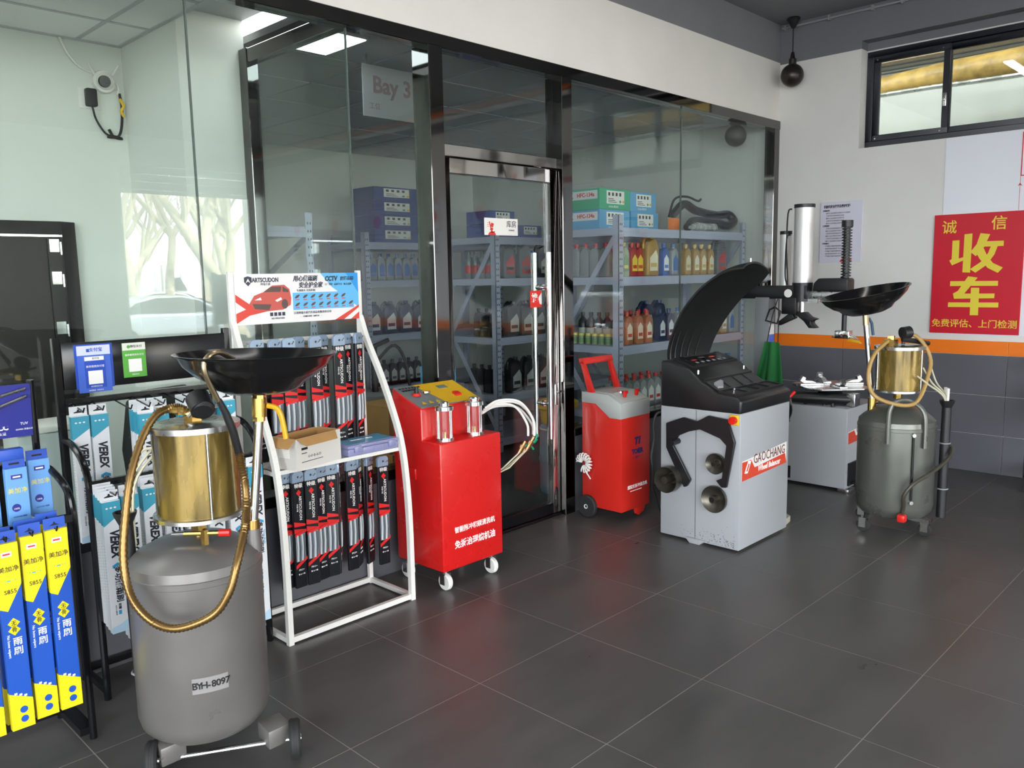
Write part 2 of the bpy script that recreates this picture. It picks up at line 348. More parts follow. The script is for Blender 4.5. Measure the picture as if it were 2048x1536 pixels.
# conduit and pendant lamps
cd = tag(link('conduit', None), 'thin grey cable conduit clipped along the ceiling edge', 'conduit')
G().cyl((XW-.02, 3.36, 3.535), (XW-.02, 1.2, 3.535), .009, n=8).obj('pipe', 'grey_paint', cd)
for y in (3.33, 2.96, 2.62, 2.4, 1.9): G().box(XW-.034, XW, y-.008, y+.008, 3.515, 3.552).obj('clip', 'grey_paint', cd)
mat('bronze_black', (.035, .030, .026), .32, .6)
def pendant(x, y, zt, drop, label, r=.092):
    p = T('pendant_lamp', label, 'lamp', (x, y, zt), group='globe pendant lamps')
    G().lathe([(.0001, 0), (.052, 0), (.056, -.012), (.035, -.04), (.018, -.075), (.006, -.085), (.0001, -.085)], 24).obj('canopy', 'black_satin', p)
    G().cyl((0, 0, -.08), (0, 0, -drop+r+.06), .005, n=8).obj('cord', 'black_rubber', p)
    G().lathe([(.0001, -drop+r+.10), (.012, -drop+r+.09), (.02, -drop+r+.045), (.03, -drop+r+.035), (.03, -drop+r-.012), (.0001, -drop+r-.012)], 20).obj('socket', 'bronze_black', p)
    G().ball((0, 0, -drop), r, 28).obj('globe', 'bronze_black', p)
pendant(6.66, 3.215, ZC, .45, 'black globe pendant lamp on a cord in the ceiling corner')
pendant(6.555, 3.66, 2.80, .115, 'dark globe lamp hanging close to the storeroom ceiling behind the glass')
# unseen ceiling lamps added to brighten the hall
mat('tube_light', (1, .98, .95), .5, emit=7.0)
for k, (x0, x1, y) in enumerate(((1.2, 5.0, 2.2), (-3.4, .4, 2.2))):
    hl_ = T('linear_lamp', 'long white ceiling lamp of the hall, '+('right', 'left')[k]+' one of two above the picture', 'ceiling light', ((x0+x1)/2, y, 3.42), group='linear lamps of the hall')
    G().box(x0-(x0+x1)/2, x1-(x0+x1)/2, -.045, .045, 0, .05).obj('housing', 'white_plastic', hl_, bevel=.004); G().box(x0-(x0+x1)/2+.02, x1-(x0+x1)/2-.02, -.04, .04, -.012, 0).obj('diffuser', 'tube_light', hl_, smooth=0)
    for s_ in (-1, 1): G().cyl((s_*1.5, 0, .05), (s_*1.5, 0, .15), .006, n=6).obj('hanger', 'steel', hl_)
pp = T('service_pipes', 'orange and white service pipes under the hall ceiling along the right wall', 'pipe', (XW-.12, 0, 3.44)); G().cyl((0, 1.1, 0), (0, YB+.01, 0), .02, n=10).obj('orange_pipe', 'dado_orange', pp); G().cyl((0, 1.1, -.06), (0, YB+.01, -.06), .026, n=10).obj('white_pipe', 'white_paint', pp)
# ------------------------------------------------------------ black steel shop front
n_trim = 0
def trim(g, m='black_chrome', bevel=.003):
    global n_trim; n_trim += 1
    return struct(g.obj('trim_%d' % n_trim, m, bevel=bevel, seg=1))
trim(G().box(-4.2, XW, 3.365, 3.455, 2.72, 2.79))                       # 1 header beam
trim(G().box(2.862, 2.958, 3.345, 3.48, 0, 2.722))                      # 2 post beside the door
trim(G().box(3.905, 4.0, 3.345, 3.48, 0, 2.722))                        # 3
trim(G().box(6.69, 6.779, 3.37, 3.46, .55, 2.722))                      # 4
trim(G().box(2.955, 3.908, 3.37, 3.45, 2.175, 2.238), 'mirror_steel')                   # 5 transom
trim(G().box(2.365, 2.435, 4.29, 4.375, 0, 2.80))                       # 6 return jamb
trim(G().box(2.37, 2.43, 3.45, 4.30, 2.72, 2.795))                      # 7 return beam
trim(G().box(-4.2, 2.865, 3.345, 3.475, .50, .552), 'black_gloss')      # 8 sills
n_trim = 9
trim(G().box(3.998, XW-.001, 3.345, 3.475, .50, .552), 'black_gloss')   # 10
mat('low_wall', '57575c', .42, noise=.05)
for nm, a, b in (('wall_low', -4.2, 2.862), ('wall_low_right', 4.0, XW-.013)): struct(G().box(a, b, 3.36, 3.46, 0, .5).obj(nm, 'low_wall', smooth=0))
def pane(n, x0, x1, z0, z1, y=YG): return struct(G().box(x0, x1, y-.005, y+.005, z0, z1).obj('window_%d' % n, 'pane_glass', smooth=0))
pane(2, -3.2, 1.614, .552, 2.72); pane(3, 1.620, 2.40, .552, 2.72); pane(4, 2.404, 2.864, .552, 2.72)
pane(5, 2.956, 3.907, 2.236, 2.72); pane(6, 3.998, 5.312, .552, 2.72); pane(7, 5.318, 6.692, .552, 2.72)
struct(G().box(2.395, 2.405, 3.42, 4.292, 0, 2.722).obj('window_8', 'pane_glass', smooth=0))
mat('silicone', '55605c', .4)
for x in (1.617, 2.402, 5.315): trim(G().box(x-.003, x+.003, YG-.006, YG+.006, .552, 2.72), 'silicone', 0)
trim(G().box(2.965, 3.9, 3.37, 3.45, 0, .018), 'black_gloss')           # threshold
# glass door
door = struct(link('door_1', None, None, (0, 0, 0)))
G().box(2.962, 3.02, 3.385, 3.435, .02, 2.17).box(3.835, 3.9, 3.385, 3.435, .02, 2.17).box(3.02, 3.835, 3.385, 3.435, 2.09, 2.17).obj('door_frame', 'mirror_steel', door, bevel=.003, seg=1)
G().box(3.02, 3.835, 3.385, 3.435, .02, .09).obj('bottom_rail', 'black_gloss', door, bevel=.003, seg=1)
G().box(3.02, 3.835, 3.405, 3.415, .09, 2.09).obj('pane', 'pane_glass', door, smooth=0)
for y, s_ in ((3.350, 1), (3.470, -1)):
    h = G().cyl((3.775, y, .52), (3.775, y, 1.672), .016, n=16).obj('pull_handle', 'chrome', door)
    for z in (.74, 1.46): G().cyl((3.775, y, z), (3.775, 3.41, z), .011, n=12).cyl((3.775, 3.41-s_*.014, z), (3.775, 3.41-s_*.004, z), .019, n=14).obj('standoff', 'chrome', h)
st = G().box(3.66, 3.764, 3.4025, 3.4045, 1.34, 1.442).obj('push_sticker', 'red_print', door, smooth=0)
st['label'] = 'red push sticker'
text('推', .058, 'white', st, (3.7, 3.402, 1.395), FRONT, bold=.0015); G().prism([(3.745, 1.36), (3.764, 1.355), (3.764, 1.43), (3.735, 1.40)], 'y', 3.4019, 3.4024).obj('hand_symbol', 'white', st, smooth=0)
G().box(3.735, 3.755, 3.4018, 3.4024, 1.385, 1.395).obj('finger_symbol', 'white', st, smooth=0)
sg = tag(G().box(3.285, 3.556, 3.396, 3.402, 1.767, 1.864).obj('room_sign', 'white_plastic', bevel=.001, seg=1), 'white storeroom sign with red trolley symbol on the glass door', 'sign')
text('库房', .042, 'ink', sg, (3.502, 3.3955, 1.83), FRONT); text('STORAGE', .011, 'ink', sg, (3.502, 3.3955, 1.797), FRONT)
G().xf(Matrix()).add([], []).prism([(3.338, 1.838), (3.358, 1.832), (3.35, 1.81), (3.33, 1.816)], 'y', 3.3952, 3.396).prism([(3.332, 1.812), (3.352, 1.806), (3.346, 1.79), (3.326, 1.796)], 'y', 3.3952, 3.396).prism([(3.318, 1.845), (3.326, 1.843), (3.344, 1.786), (3.366, 1.79), (3.366, 1.786), (3.338, 1.78)], 'y', 3.3953, 3.3961).obj('trolley_symbol', 'red_print', sg, smooth=0)
G().prism([(3.322+.03*math.cos(a*math.pi/10)+.02, 1.767+.022*math.sin(a*math.pi/10)) for a in range(11)], 'y', 3.3953, 3.396).obj('logo_arc', 'red_print', sg, smooth=0)
for k, z in enumerate((1.835, 1.825, 1.815)): G().box(3.305, 3.318, 3.3953, 3.396, z, z+.0025).obj('speed_line', 'red_print', sg, smooth=0)
G().box(3.862, 3.88, 3.374, 3.386, .72, .86).cyl((3.871, 3.386, .8), (3.871, 3.366, .8), .008).obj('lock', 'chrome', door, bevel=.002)
# ------------------------------------------------------------ left room behind the glass
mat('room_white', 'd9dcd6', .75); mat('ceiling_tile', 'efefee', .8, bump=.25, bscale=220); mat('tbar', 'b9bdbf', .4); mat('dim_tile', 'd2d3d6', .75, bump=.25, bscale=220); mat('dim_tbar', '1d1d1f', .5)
struct(G().box(1.67, 2.02, 5.11, 5.25, 0, 3.0).box(-4.2, .7, 5.11, 5.25, 0, 3.0).box(.7, 1.67, 5.11, 5.25, 1.88, 3.0).obj('wall_room_back', 'room_white', smooth=0))
struct(G().box(2.02, 2.40, 4.375, 7.2, 0, 3.0).obj('wall_room_side', 'room_white', smooth=0))
cl = struct(G().box(-4.2, 2.4, 3.6, 5.25, 2.96, 3.0).obj('ceiling_room', 'tbar', smooth=0))
gx = [1.778-.6*k for k in range(-1, 9)]; gy = [5.11+.145, 4.655, 4.055, 3.455]
for i in range(len(gx)-1):
    for a, b in zip(gy, gy[1:]):
        x1, x0 = min(gx[i], 2.018), gx[i+1]; yb, ya = max(b, 3.6), min(a, 5.108)
        lit = (i, b) in ((3, 3.455), (5, 3.455), (7, 3.455), (4, 4.055), (6, 4.055), (8, 4.055))
        G().box(x0+.01, x1-.01, yb+.01, ya-.01, 2.9, 2.955).obj('ceiling_tile', 'ceiling_tile', cl, smooth=0)
for a in gx[1:]: G().box(a-.012, a+.012, 3.6, 5.108, 2.896, 2.955).obj('grid_bar', 'tbar', cl, smooth=0)
for b in gy[1:3]: G().box(-3.6, 2.018, b-.012, b+.012, 2.895, 2.955).obj('grid_bar', 'tbar', cl, smooth=0)
G().box(-3.6, 2.019, 5.085, 5.109, 2.892, 2.955).box(1.996, 2.019, 3.6, 5.09, 2.893, 2.955).obj('edge_bar', 'tbar', cl, smooth=0)
mat('led', (1, 1, 1), .5, emit=4.0)  # panels added to brighten the left room
for k, (i, b) in enumerate(((3, 3.455), (5, 3.455), (7, 3.455), (4, 4.055), (6, 4.055), (8, 4.055))):
    x1, x0 = gx[i], gx[i+1]; yb = max(b, 3.6)
    lp = tag(link('led_panel', None, None, ((x0+x1)/2, 0, 2.9)), 'square LED ceiling panel in the bright left room, '+ORD[k]+' of six', 'ceiling light', 'LED panels of the left room')
    G().box(-.29, .29, yb+.01, b+.59, -.03, -.008).obj('housing', 'white_plastic', lp, smooth=0)
    G().box(-.27, .27, yb+.03, b+.57, -.034, -.030).obj('diffuser', 'led', lp, smooth=0)
# doorway in that room: dark panel stands in for the unlit room beyond
mat('dark_door', '23201e', .45); mat('dark_frame', '141416', .35)
d2 = struct(link('door_2', None))
G().box(1.60, 1.672, 5.06, 5.115, 0, 1.88).box(.7, 1.6, 5.06, 5.115, 1.81, 1.88).obj('door_frame', 'dark_frame', d2, bevel=.004, seg=1)
G().box(.70, 1.53, 5.10, 5.14, 0, 1.80).obj('leaf', 'dark_door', d2, bevel=.004, seg=1)
G().box(1.53, 1.6, 5.09, 5.13, 0, 1.80).obj('jamb', 'dark_frame', d2, smooth=0)
for z in (1.75, 1.57, 1.29): G().box(1.535, 1.585, 5.075, 5.09, z-.035, z+.035).cyl((1.592, 5.07, z-.05), (1.592, 5.07, z+.02), .008, n=8).obj('hinge', 'chrome', d2)
# camera, adapter and cables on its wall
cc = T('security_camera', 'white dome security camera with two stub aerials high on the white wall', 'camera', (1.903, 5.11, 2.684))
G().lathe([(.0001, .0), (.062, 0), (.065, .01), (.06, .03), (.0001, .03)], 24).xf(Matrix.Rotation(R(90), 4, 'X')).obj('base', 'white_plastic', cc)
G().ball((0, -.045, 0), .048, 20).obj('head', 'white_plastic', cc)
le = G().cyl((-.02, -.085, -.012), (-.022, -.1, -.014), .034, .03, n=20).obj('lens_ring', 'black_gloss', cc); G().cyl((-.022, -.1, -.014), (-.0225, -.102, -.0145), .018, n=14).obj('lens', 'black_gloss', le)
for s_ in (-1, 1): G().cyl((s_*.045, -.02, .03), (s_*.085, -.03, .10), .007, .005, n=8).obj('aerial', 'white_plastic', cc)
ad = T('power_adapter', 'black plug-in power adapter on a white socket plate below the security camera', 'adapter', (1.822, 5.11, 2.584))
G().box(-.06, .06, -.01, 0, -.06, .06).obj('socket_plate', 'white_plastic', ad, bevel=.004); G().box(-.03, .03, -.055, -.01, -.05, .05).obj('body', 'black_plastic', ad, bevel=.01)
G().tube([(0, -.04, -.05), (.02, -.03, -.12), (.07, -.02, -.19), (.12, -.02, -.2)], .006, 6, sub=6).obj('lead', 'black_rubber', ad)
tag(G().tube([(1.91, 5.09, 2.42), (1.935, 5.09, 2.38), (1.98, 5.085, 2.372), (1.94, 5.08, 2.38), (1.90, 5.085, 2.376), (1.96, 5.09, 2.385), (1.985, 5.09, 2.45), (1.995, 5.095, 2.56), (1.985, 5.09, 2.63)], .008, 6, sub=5).obj('lead_bundle', 'black_rubber'), 'black bundled lead hanging below the security camera', 'cable')
tag(G().tube([(1.985, 5.09, 2.6), (2.0, 5.08, 2.56), (1.985, 5.08, 2.53), (2.0, 5.09, 2.50)], .008, 8, sub=4).obj('cable_joint', 'yellow'), 'yellow taped cable joint below the security camera', 'cable')
tag(G().tube([(1.685, 5.1, 2.9), (1.72, 5.1, 2.82), (1.77, 5.1, 2.76), (1.82, 5.1, 2.735), (1.89, 5.1, 2.72), (1.96, 5.095, 2.70), (1.985, 5.095, 2.66), (1.975, 5.095, 2.62)], .007, 6, sub=6).obj('camera_cable', 'white_plastic'), 'white cable running down from the ceiling to the security camera', 'cable')
# ------------------------------------------------------------ storeroom shell
mat('store_white', 'cfd1cd', .75)
struct(G().box(2.4, 7.0, 7.2, 7.3, 0, 3.0).obj('wall_store_back', 'store_white', smooth=0))
struct(G().box(XW+.001, XW+.2, 3.6, 7.2, 0, 3.0).obj('wall_store_right', 'store_white', smooth=0))
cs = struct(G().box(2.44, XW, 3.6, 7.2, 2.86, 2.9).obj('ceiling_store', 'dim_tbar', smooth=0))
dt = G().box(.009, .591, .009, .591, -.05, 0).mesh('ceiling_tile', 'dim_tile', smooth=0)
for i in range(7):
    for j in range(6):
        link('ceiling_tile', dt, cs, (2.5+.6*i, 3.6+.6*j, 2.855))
ls = T('led_panel', 'square LED ceiling panel in the storeroom beside the glass return', 'ceiling light', (2.60, 3.88, 2.803), group='storeroom LED panels')
G().box(-.14, .14, -.2, .2, -.022, 0).obj('housing', 'white_plastic', ls, smooth=0); G().box(-.13, .13, -.19, .19, -.026, -.022).obj('diffuser', mat('led_store', (.86, .95, 1), .5, emit=3.0), ls, smooth=0)
bs = T('hanging_sign', 'faded white Bay 3 sign hanging below the storeroom ceiling', 'sign', (3.12, 3.98, 2.62))  # stands in for a sign's reflection, faintness painted into its colours
G().box(-.21, .21, 0, .008, -.16, .13).obj('board', mat('faded_board', '8f8f92', .6), bs, smooth=0)
text('Bay 3', .13, mat('faded_red', '7d6a6c', .6), bs, (0, -.001, .02), FRONT, bold=.003); text('工位', .04, 'faded_red', bs, (-.13, -.001, -.10), FRONT)
for s_ in (-1, 1): G().cyl((s_*.18, .004, .13), (s_*.18, .004, .2), .003, n=6).obj('hanger', 'steel', bs)
# ------------------------------------------------------------ oil drainers
mat('tank_paint', '716e6b', .33, .3, noise=.07, nscale=5); mat('tank_dark', '696b64', .32, .5, noise=.08, nscale=5)
def gold_mat():
    m = mat('oily_cup', (.20, .135, .03), .24, .45, coat=.4, noise=.55, nscale=3.0, stretch=(7, 7, 1.4)); return m
gold_mat(); mat('gold_hose', (.20, .12, .04), .3, .75); mat('amber_hose', (.42, .26, .08), .35); mat('clear_hose', 'c9c4a8', .35); mat('red_valve', 'd02018', .35)
mat('pan_black', (.008, .008, .009), .16); mat('copper_tube', (.36, .28, .17), .25, .9); mat('yellow_lever', 'd8a31c', .4)
def tank_parts(p, m, r, zb, zs, zt):
    G().lathe([(.0001, zb), (r-.03, zb+.004), (r-.008, zb+.03), (r, zb+.06), (r, zs-.05), (r+.003, zs-.048), (r+.003, zs-.03), (r, zs-.028), (r-.004, zs), (r-.025, zs+.02), (r*.6, zt-.012), (r*.25, zt), (.0001, zt)], 48).obj('tank', m, p, smooth=30)
def cup_parts(p, x, y, z0, z1, r):
    G().cyl((x, y, z0+.012), (x, y, z1-.012), r, n=48, caps=False).obj('cup', 'oily_cup', p)
    G().lathe([(.0001, 0), (r+.012, 0), (r+.012, .012), (r, .014), (.0001, .014)], 48, (x, y, z0)).obj('base_plate', 'steel', p)
    G().lathe([(.0001, -.014), (r+.010, -.014), (r+.011, .004), (r*.85, .010), (.0001, .012)], 48, (x, y, z1)).obj('lid', 'steel', p)
    for a in (20, 140, 260): G().cyl((x+(r+.004)*math.cos(R(a)), y+(r+.004)*math.sin(R(a)), z0), (x+(r+.004)*math.cos(R(a)), y+(r+.004)*math.sin(R(a)), z1), .004, n=8).obj('tie_rod', 'steel', p)
PAN = [(.0001, -.125), (.10, -.120), (.135, -.105), (.155, -.082), (.185, -.066), (.225, -.030), (.240, -.006), (.250, 0), (.252, .004), (.246, .005), (.232, -.012), (.19, -.058), (.15, -.080), (.12, -.098), (.0001, -.11)]
def tyre(p, c, ax, r, wd, tm='black_rubber', hm='steel', name='wheel'):
    a = Vector({'x': (1, 0, 0), 'y': (0, 1, 0)}[ax]) if isinstance(ax, str) else Vector(ax).normalized()
    q = a.to_track_quat('Z', 'Y').to_matrix().to_4x4(); q.translation = Vector(c)
    wl = G().lathe([(r*.55, -wd/2), (r*.9, -wd/2), (r, -wd*.3), (r, -wd*.1), (r*.985, -wd*.08), (r*.985, wd*.08), (r, wd*.1), (r, wd*.3), (r*.9, wd/2), (r*.55, wd/2), (r*.55, -wd/2)], 28).xf(q).obj(name, tm, p)
    G().lathe([(.0001, -wd*.42), (r*.2, -wd*.55), (r*.22, -wd*.3), (r*.56, -wd*.3), (r*.56, wd*.3), (r*.22, wd*.3), (r*.2, wd*.55), (.0001, wd*.42)], 24).xf(q).obj('hub', hm, wl)
    return wl
d1 = T('oil_drainer', 'large grey oil drainer tank marked BYH-8097 with level black pan', 'oil drainer', (1.113, 2.534, 0), group='waste oil drainers')
tank_parts(d1, 'tank_paint', .205, .10, .665, .725)
cup_parts(d1, .022, -.012, .795, 1.09, .129)
G().cyl((.015, -.01, .72), (.015, -.01, .80), .019, n=12).cyl((.015, -.01, .74), (.015, -.01, .765), .026, n=6).obj('neck_fitting', 'brass', d1)
G().cyl((-.05, -.045, .752), (.045, -.135, .752), .008, n=8).cyl((-.004, -.09, .70), (-.004, -.09, .765), .013, n=6).obj('drain_valve', 'brass', d1)
G().cyl((.03, -.118, .752), (.055, -.142, .752), .012, n=10).obj('valve_cap', 'red_valve', d1); G().cyl((-.078, -.02, .752), (-.045, -.048, .752), .006, n=8).obj('valve_tip', 'chrome', d1)
G().cyl((.02, -.012, 1.095), (.02, -.012, 1.125), .03, n=6).box(-.03, .0, -.02, .02, 1.125, 1.15).cyl((-.075, .03, 1.14), (-.01, -.02, 1.14), .01, n=6).obj('top_fitting', 'brass', d1)
G().cyl((.005, -.02, 1.12), (.02, -.05, 1.15), .013, n=10).obj('elbow', 'steel', d1)
gq = G(); gq.cyl((.025, -.075, 1.14), (.03, -.03, 1.175), .037, .037, n=28); gq.cyl((.021, -.082, 1.134), (.025, -.074, 1.141), .03, .037, n=28); gq.obj('gauge', 'black_plastic', d1)
G().cyl((.02, -.012, 1.13), (.09, -.05, 1.145), .006, n=8).obj('nipple', 'chrome', d1)
hose1 = [(0.010, -0.019, 1.107), (-0.007, -0.005, 1.140), (-0.039, 0.007, 1.147), (-0.095, -0.003, 1.129), (-0.146, -0.016, 1.064), (-0.194, -0.039, 0.968), (-0.226, -0.059, 0.854), (-0.249, -0.079, 0.741), (-0.253, -0.103, 0.657), (-0.244, -0.141, 0.600), (-0.216, -0.184, 0.555), (-0.181, -0.235, 0.540), (-0.134, -0.282, 0.554), (-0.087, -0.316, 0.584), (-0.053, -0.336, 0.643), (-0.027, -0.335, 0.711), (0.007, -0.312, 0.774), (0.035, -0.283, 0.815), (0.062, -0.244, 0.858), (0.072, -0.225, 0.916), (0.077, -0.202, 0.966), (0.078, -0.189, 1.011)]
G().tube(hose1, .0105, 10, sub=12, ring=.28).obj('spiral_hose', 'gold_hose', d1, smooth=60)
G().tube([(0.080, -0.187, 1.0), (0.054, -0.208, 1.080), (.044, -.21, 1.108), (0.032, -0.213, 1.141), (0.009, -0.218, 1.187)], [.0115, .0125, .013, .0115, .009], 12).obj('grip', 'black_plastic', d1)
G().tube([(0.008, -0.218, 1.184), (-0.018, -0.226, 1.236), (-0.034, -0.232, 1.275), (-0.034, -0.232, 1.302), (-0.016, -0.233, 1.324), (0.022, -0.218, 1.328), (0.082, -0.179, 1.301)], .0085, 10, sub=6).obj('hook_tube', 'copper_tube', d1)
G().cyl((.152, -.107, .66), (.152, -.107, .735), .026, .022, n=16).obj('pole_socket', 'tank_paint', d1)
G().cyl((.152, -.107, .725), (.153, -.108, .765), .02, n=16).obj('pole_collar', 'brass', d1)
G().cyl((.153, -.108, .75), (.181, -.136, 1.10), .014, n=14).obj('pole', 'chrome', d1)
G().cyl((.180, -.135, 1.09), (.183, -.138, 1.185), .02, n=6).cyl((.181, -.136, 1.105), (.183, -.138, 1.165), .024, n=14).obj('ball_valve', 'brass', d1)
G().tube([(.20, -.155, 1.14), (.222, -.175, 1.13), (.232, -.185, 1.10), (.24, -.192, 1.03)], .009, 8, sub=4).obj('valve_lever', 'yellow_lever', d1)
pn = G().lathe(PAN, 56).xf(Matrix.Translation((.183, -.138, 1.305)) @ Matrix.Rotation(R(1.5), 4, 'Y')).obj('drain_pan', 'pan_black', d1, smooth=50)
G().cyl((-.150, .125, .12), (-.165, .112, .80), .021, n=14).obj('probe_tube', 'black_plastic', d1)
G().lathe([(.021, 0), (.034, .03), (.036, .04), (.031, .04), (.02, .01)], 20, (-.166, .112, .78)).obj('funnel', 'black_plastic', d1)
for k in range(3): G().tube([(-.16+.008*k, .11, .70), (-.155+.012*k, .11, .90), (-.11+.03*k, .10, 1.0), (-.08+.03*k, .06, 1.02)], .005, 6, sub=5).obj('probe', 'clear_hose', d1)
for z in (.28, .55): G().ring((-.158, .118, z), 'z', .023, .004).box(-.15, -.11, .07, .125, z-.008, z+.008).obj('clip', 'grey_paint', d1)
for s_, c in ((-1, (-.157, -.075)), (1, (.118, -.235))):
    G().prism([(c[0]-.05*s_*.0-.04, c[1]-.03), (c[0]+.04, c[1]-.03), (c[0]+.05, c[1]+.06), (c[0]-.03, c[1]+.06)], 'z', .055, .115).obj('wheel_bracket', 'tank_paint', d1, bevel=.004)
ax_ = Vector((.275, -.16, 0)).normalized()
G().cyl((-.20, -.06, .062), (.16, -.27, .062), .008, n=10).obj('axle', 'steel', d1)
for c in ((-.205, -.057, .062), (.165, -.273, .062)): tyre(d1, c, (ax_.x, ax_.y, 0), .062, .036)
tyre(d1, (.02, .16, .05), 'x', .05, .03); G().box(-.01, .05, .12, .18, .09, .115).obj('caster_plate', 'steel', d1)
lb = G().cyl((0, 0, .285), (0, 0, .335), .2062, n=96, caps=False)
keep = [(a, f) for a, f in enumerate(lb.f)]
lb.f = [f for f in lb.f if all(R(234) < (math.atan2(lb.v[i][1], lb.v[i][0]) % (2*math.pi)) < R(270) for i in f)]
lbo = lb.obj('number_plate', mat('plate_clear', '8b8887', .25), d1)
word = 'BYH-8097'
for i, ch in enumerate(word):
    a = R(238.5+27*i/7)
    text(ch, .030, 'ink', d1, (.2070*math.cos(a), .2070*math.sin(a), .31), (90, 0, math.degrees(a)+90), name='letter', bold=.0006)
# the second one
d2o = T('oil_drainer', 'olive grey oil drainer with tilted black pan beside the red sign wall', 'oil drainer', (4.985, 1.703, 0), group='waste oil drainers')
tank_parts(d2o, 'tank_dark', .212, .10, .66, .74)
cup_parts(d2o, .0, .0, .825, 1.085, .128)
G().cyl((0, 0, .735), (0, 0, .83), .016, n=12).cyl((0, 0, .78), (0, 0, .81), .024, n=6).obj('neck_fitting', 'brass', d2o)
G().box(-.10, -.03, .0, .06, 1.09, 1.13).cyl((-.06, .03, 1.09), (-.06, .03, 1.15), .02, n=6).obj('top_fitting', 'brass', d2o)
G().cyl((-.01, -.02, 1.10), (-.01, -.02, 1.15), .01, n=8).cyl((-.03, -.02, 1.165), (.01, -.045, 1.17), .035, n=22).obj('gauge', 'black_plastic', d2o)
G().tube([(-.03, -.02, 1.13), (.04, -.08, 1.115), (.11, -.12, 1.10)], .014, 8).obj('grip', 'black_plastic', d2o)
hl = [(-0.06, 0.03, 1.13), (-0.121, 0.042, 1.110), (-0.205, 0.070, 1.048), (-0.245, 0.082, 0.951), (-0.254, 0.064, 0.853), (-0.235, 0.016, 0.801), (-0.19, -0.076, 0.771), (-0.13, -0.13, 0.775), (-0.07, -0.149, 0.818), (-0.02, -0.16, 0.901), (0.033, -0.16, 0.997), (0.036, -0.13, 1.082), (0.019, -0.083, 1.144), (0.003, -0.039, 1.160)]
G().tube(hl, .011, 10, sub=8, ring=.08).obj('spiral_hose', 'amber_hose', d2o, smooth=60)
for k in range(3): G().tube([(-.09+.09*k, -.13, .93+.04*k), (-.03+.07*k, -.17, .88), (.05+.02*k, -.235, .80), (.092, -.24, .68)], .005, 6, sub=5).obj('probe', 'clear_hose', d2o)
for k in range(3): G().cyl((.075+.02*k, -.247+.012*k, .78), (.073+.022*k, -.249+.014*k, .85), .008, n=8).obj('probe_cap', 'white_plastic', d2o)
G().cyl((.088, -.238, .09), (.092, -.24, .76), .026, n=16).obj('probe_tube', 'black_plastic', d2o)
G().lathe([(.024, 0), (.038, .03), (.042, .045), (.036, .045), (.02, .01)], 22, (.092, -.24, .735)).obj('funnel', 'black_plastic', d2o)
for z in (.26, .53): G().ring((.090, -.239, z), 'z', .028, .004).obj('clip', 'grey_paint', d2o)
G().tube([(-0.222, -0.03, 0.548), (-0.222, -0.03, 0.663), (-0.217, -0.035, 0.743), (-0.195, -0.055, 0.787), (-0.16, -0.09, 0.797), (-0.125, -0.12, 0.785), (-0.105, -0.165, 0.750), (-0.105, -0.19, 0.687), (-0.110, -0.195, 0.523)], .013, 10, sub=5).obj('push_handle', 'tank_dark', d2o)
G().tube([(-0.19, -0.115, 0.15), (-0.20, -0.125, 0.2), (-0.222, -0.131, 0.26), (-0.20, -0.17, 0.33), (-0.131, -0.225, 0.381), (-0.04, -0.265, 0.425), (0.04, -0.285, 0.467), (0.10, -0.275, 0.50), (.11, -.25, .52)], .011, 10, sub=6).obj('drain_hose', mat('dark_hose', '3d3a30', .4), d2o)
G().cyl((-.16, -.10, .13), (-.20, -.125, .13), .014, n=10).obj('drain_valve', 'brass', d2o); G().box(-.235, -.19, -.145, -.10, .105, .15).obj('valve_knob', 'red_valve', d2o, bevel=.01)
G().cyl((-.160, -.150, .22), (-.160, -.150, .60), .006, n=8).obj('level_tube', 'black_gloss', d2o)
for z in (.21, .60): G().cyl((-.13, -.12, z), (-.165, -.155, z), .011, n=10).obj('level_fitting', 'steel', d2o)
G().cyl((-.063, .125, .66), (-.063, .125, .78), .022, n=14).cyl((-.063, .125, .745), (-.02, .115, .75), .014, n=8).obj('pole_socket', 'brass', d2o)
G().cyl((-.063, .125, .76), (-.10, .163, 1.22), .015, n=14).obj('pole', 'chrome', d2o)
G().cyl((-.099, .162, 1.21), (-.104, .167, 1.30), .018, n=8).obj('ball_valve', 'copper_tube', d2o)
G().tube([(-.09, .15, 1.25), (-.075, .138, 1.22), (-.068, .13, 1.15)], .008, 8).obj('valve_lever', mat('blue_lever', '2b4a63', .4), d2o)
G().lathe(PAN, 56).xf(Matrix.Translation((-.111, .174, 1.40)) @ Matrix.Rotation(R(-12), 4, Vector((.7, .716, 0)))).obj('drain_pan', 'pan_black', d2o, smooth=50)
lbl = G().box(-.01, .01, 0, 0, 0, 0) if False else None
for cx, cy in ((-.19, .10), (-.06, -.20), (.19, -.03), (.05, .2)):
    G().prism([(cx-.035, cy-.03), (cx+.035, cy-.03), (cx*.7+.03, cy*.7+.03), (cx*.7-.03, cy*.7+.03)], 'z', .085, .105).obj('caster_plate', 'steel', d2o)
    G().box(cx-.022, cx-.016, cy-.02, cy+.02, .03, .088).box(cx+.016, cx+.022, cy-.02, cy+.02, .03, .088).obj('caster_fork', 'chrome', d2o)
    tyre(d2o, (cx, cy, .038), 'x', .038, .026, hm='grey_paint')
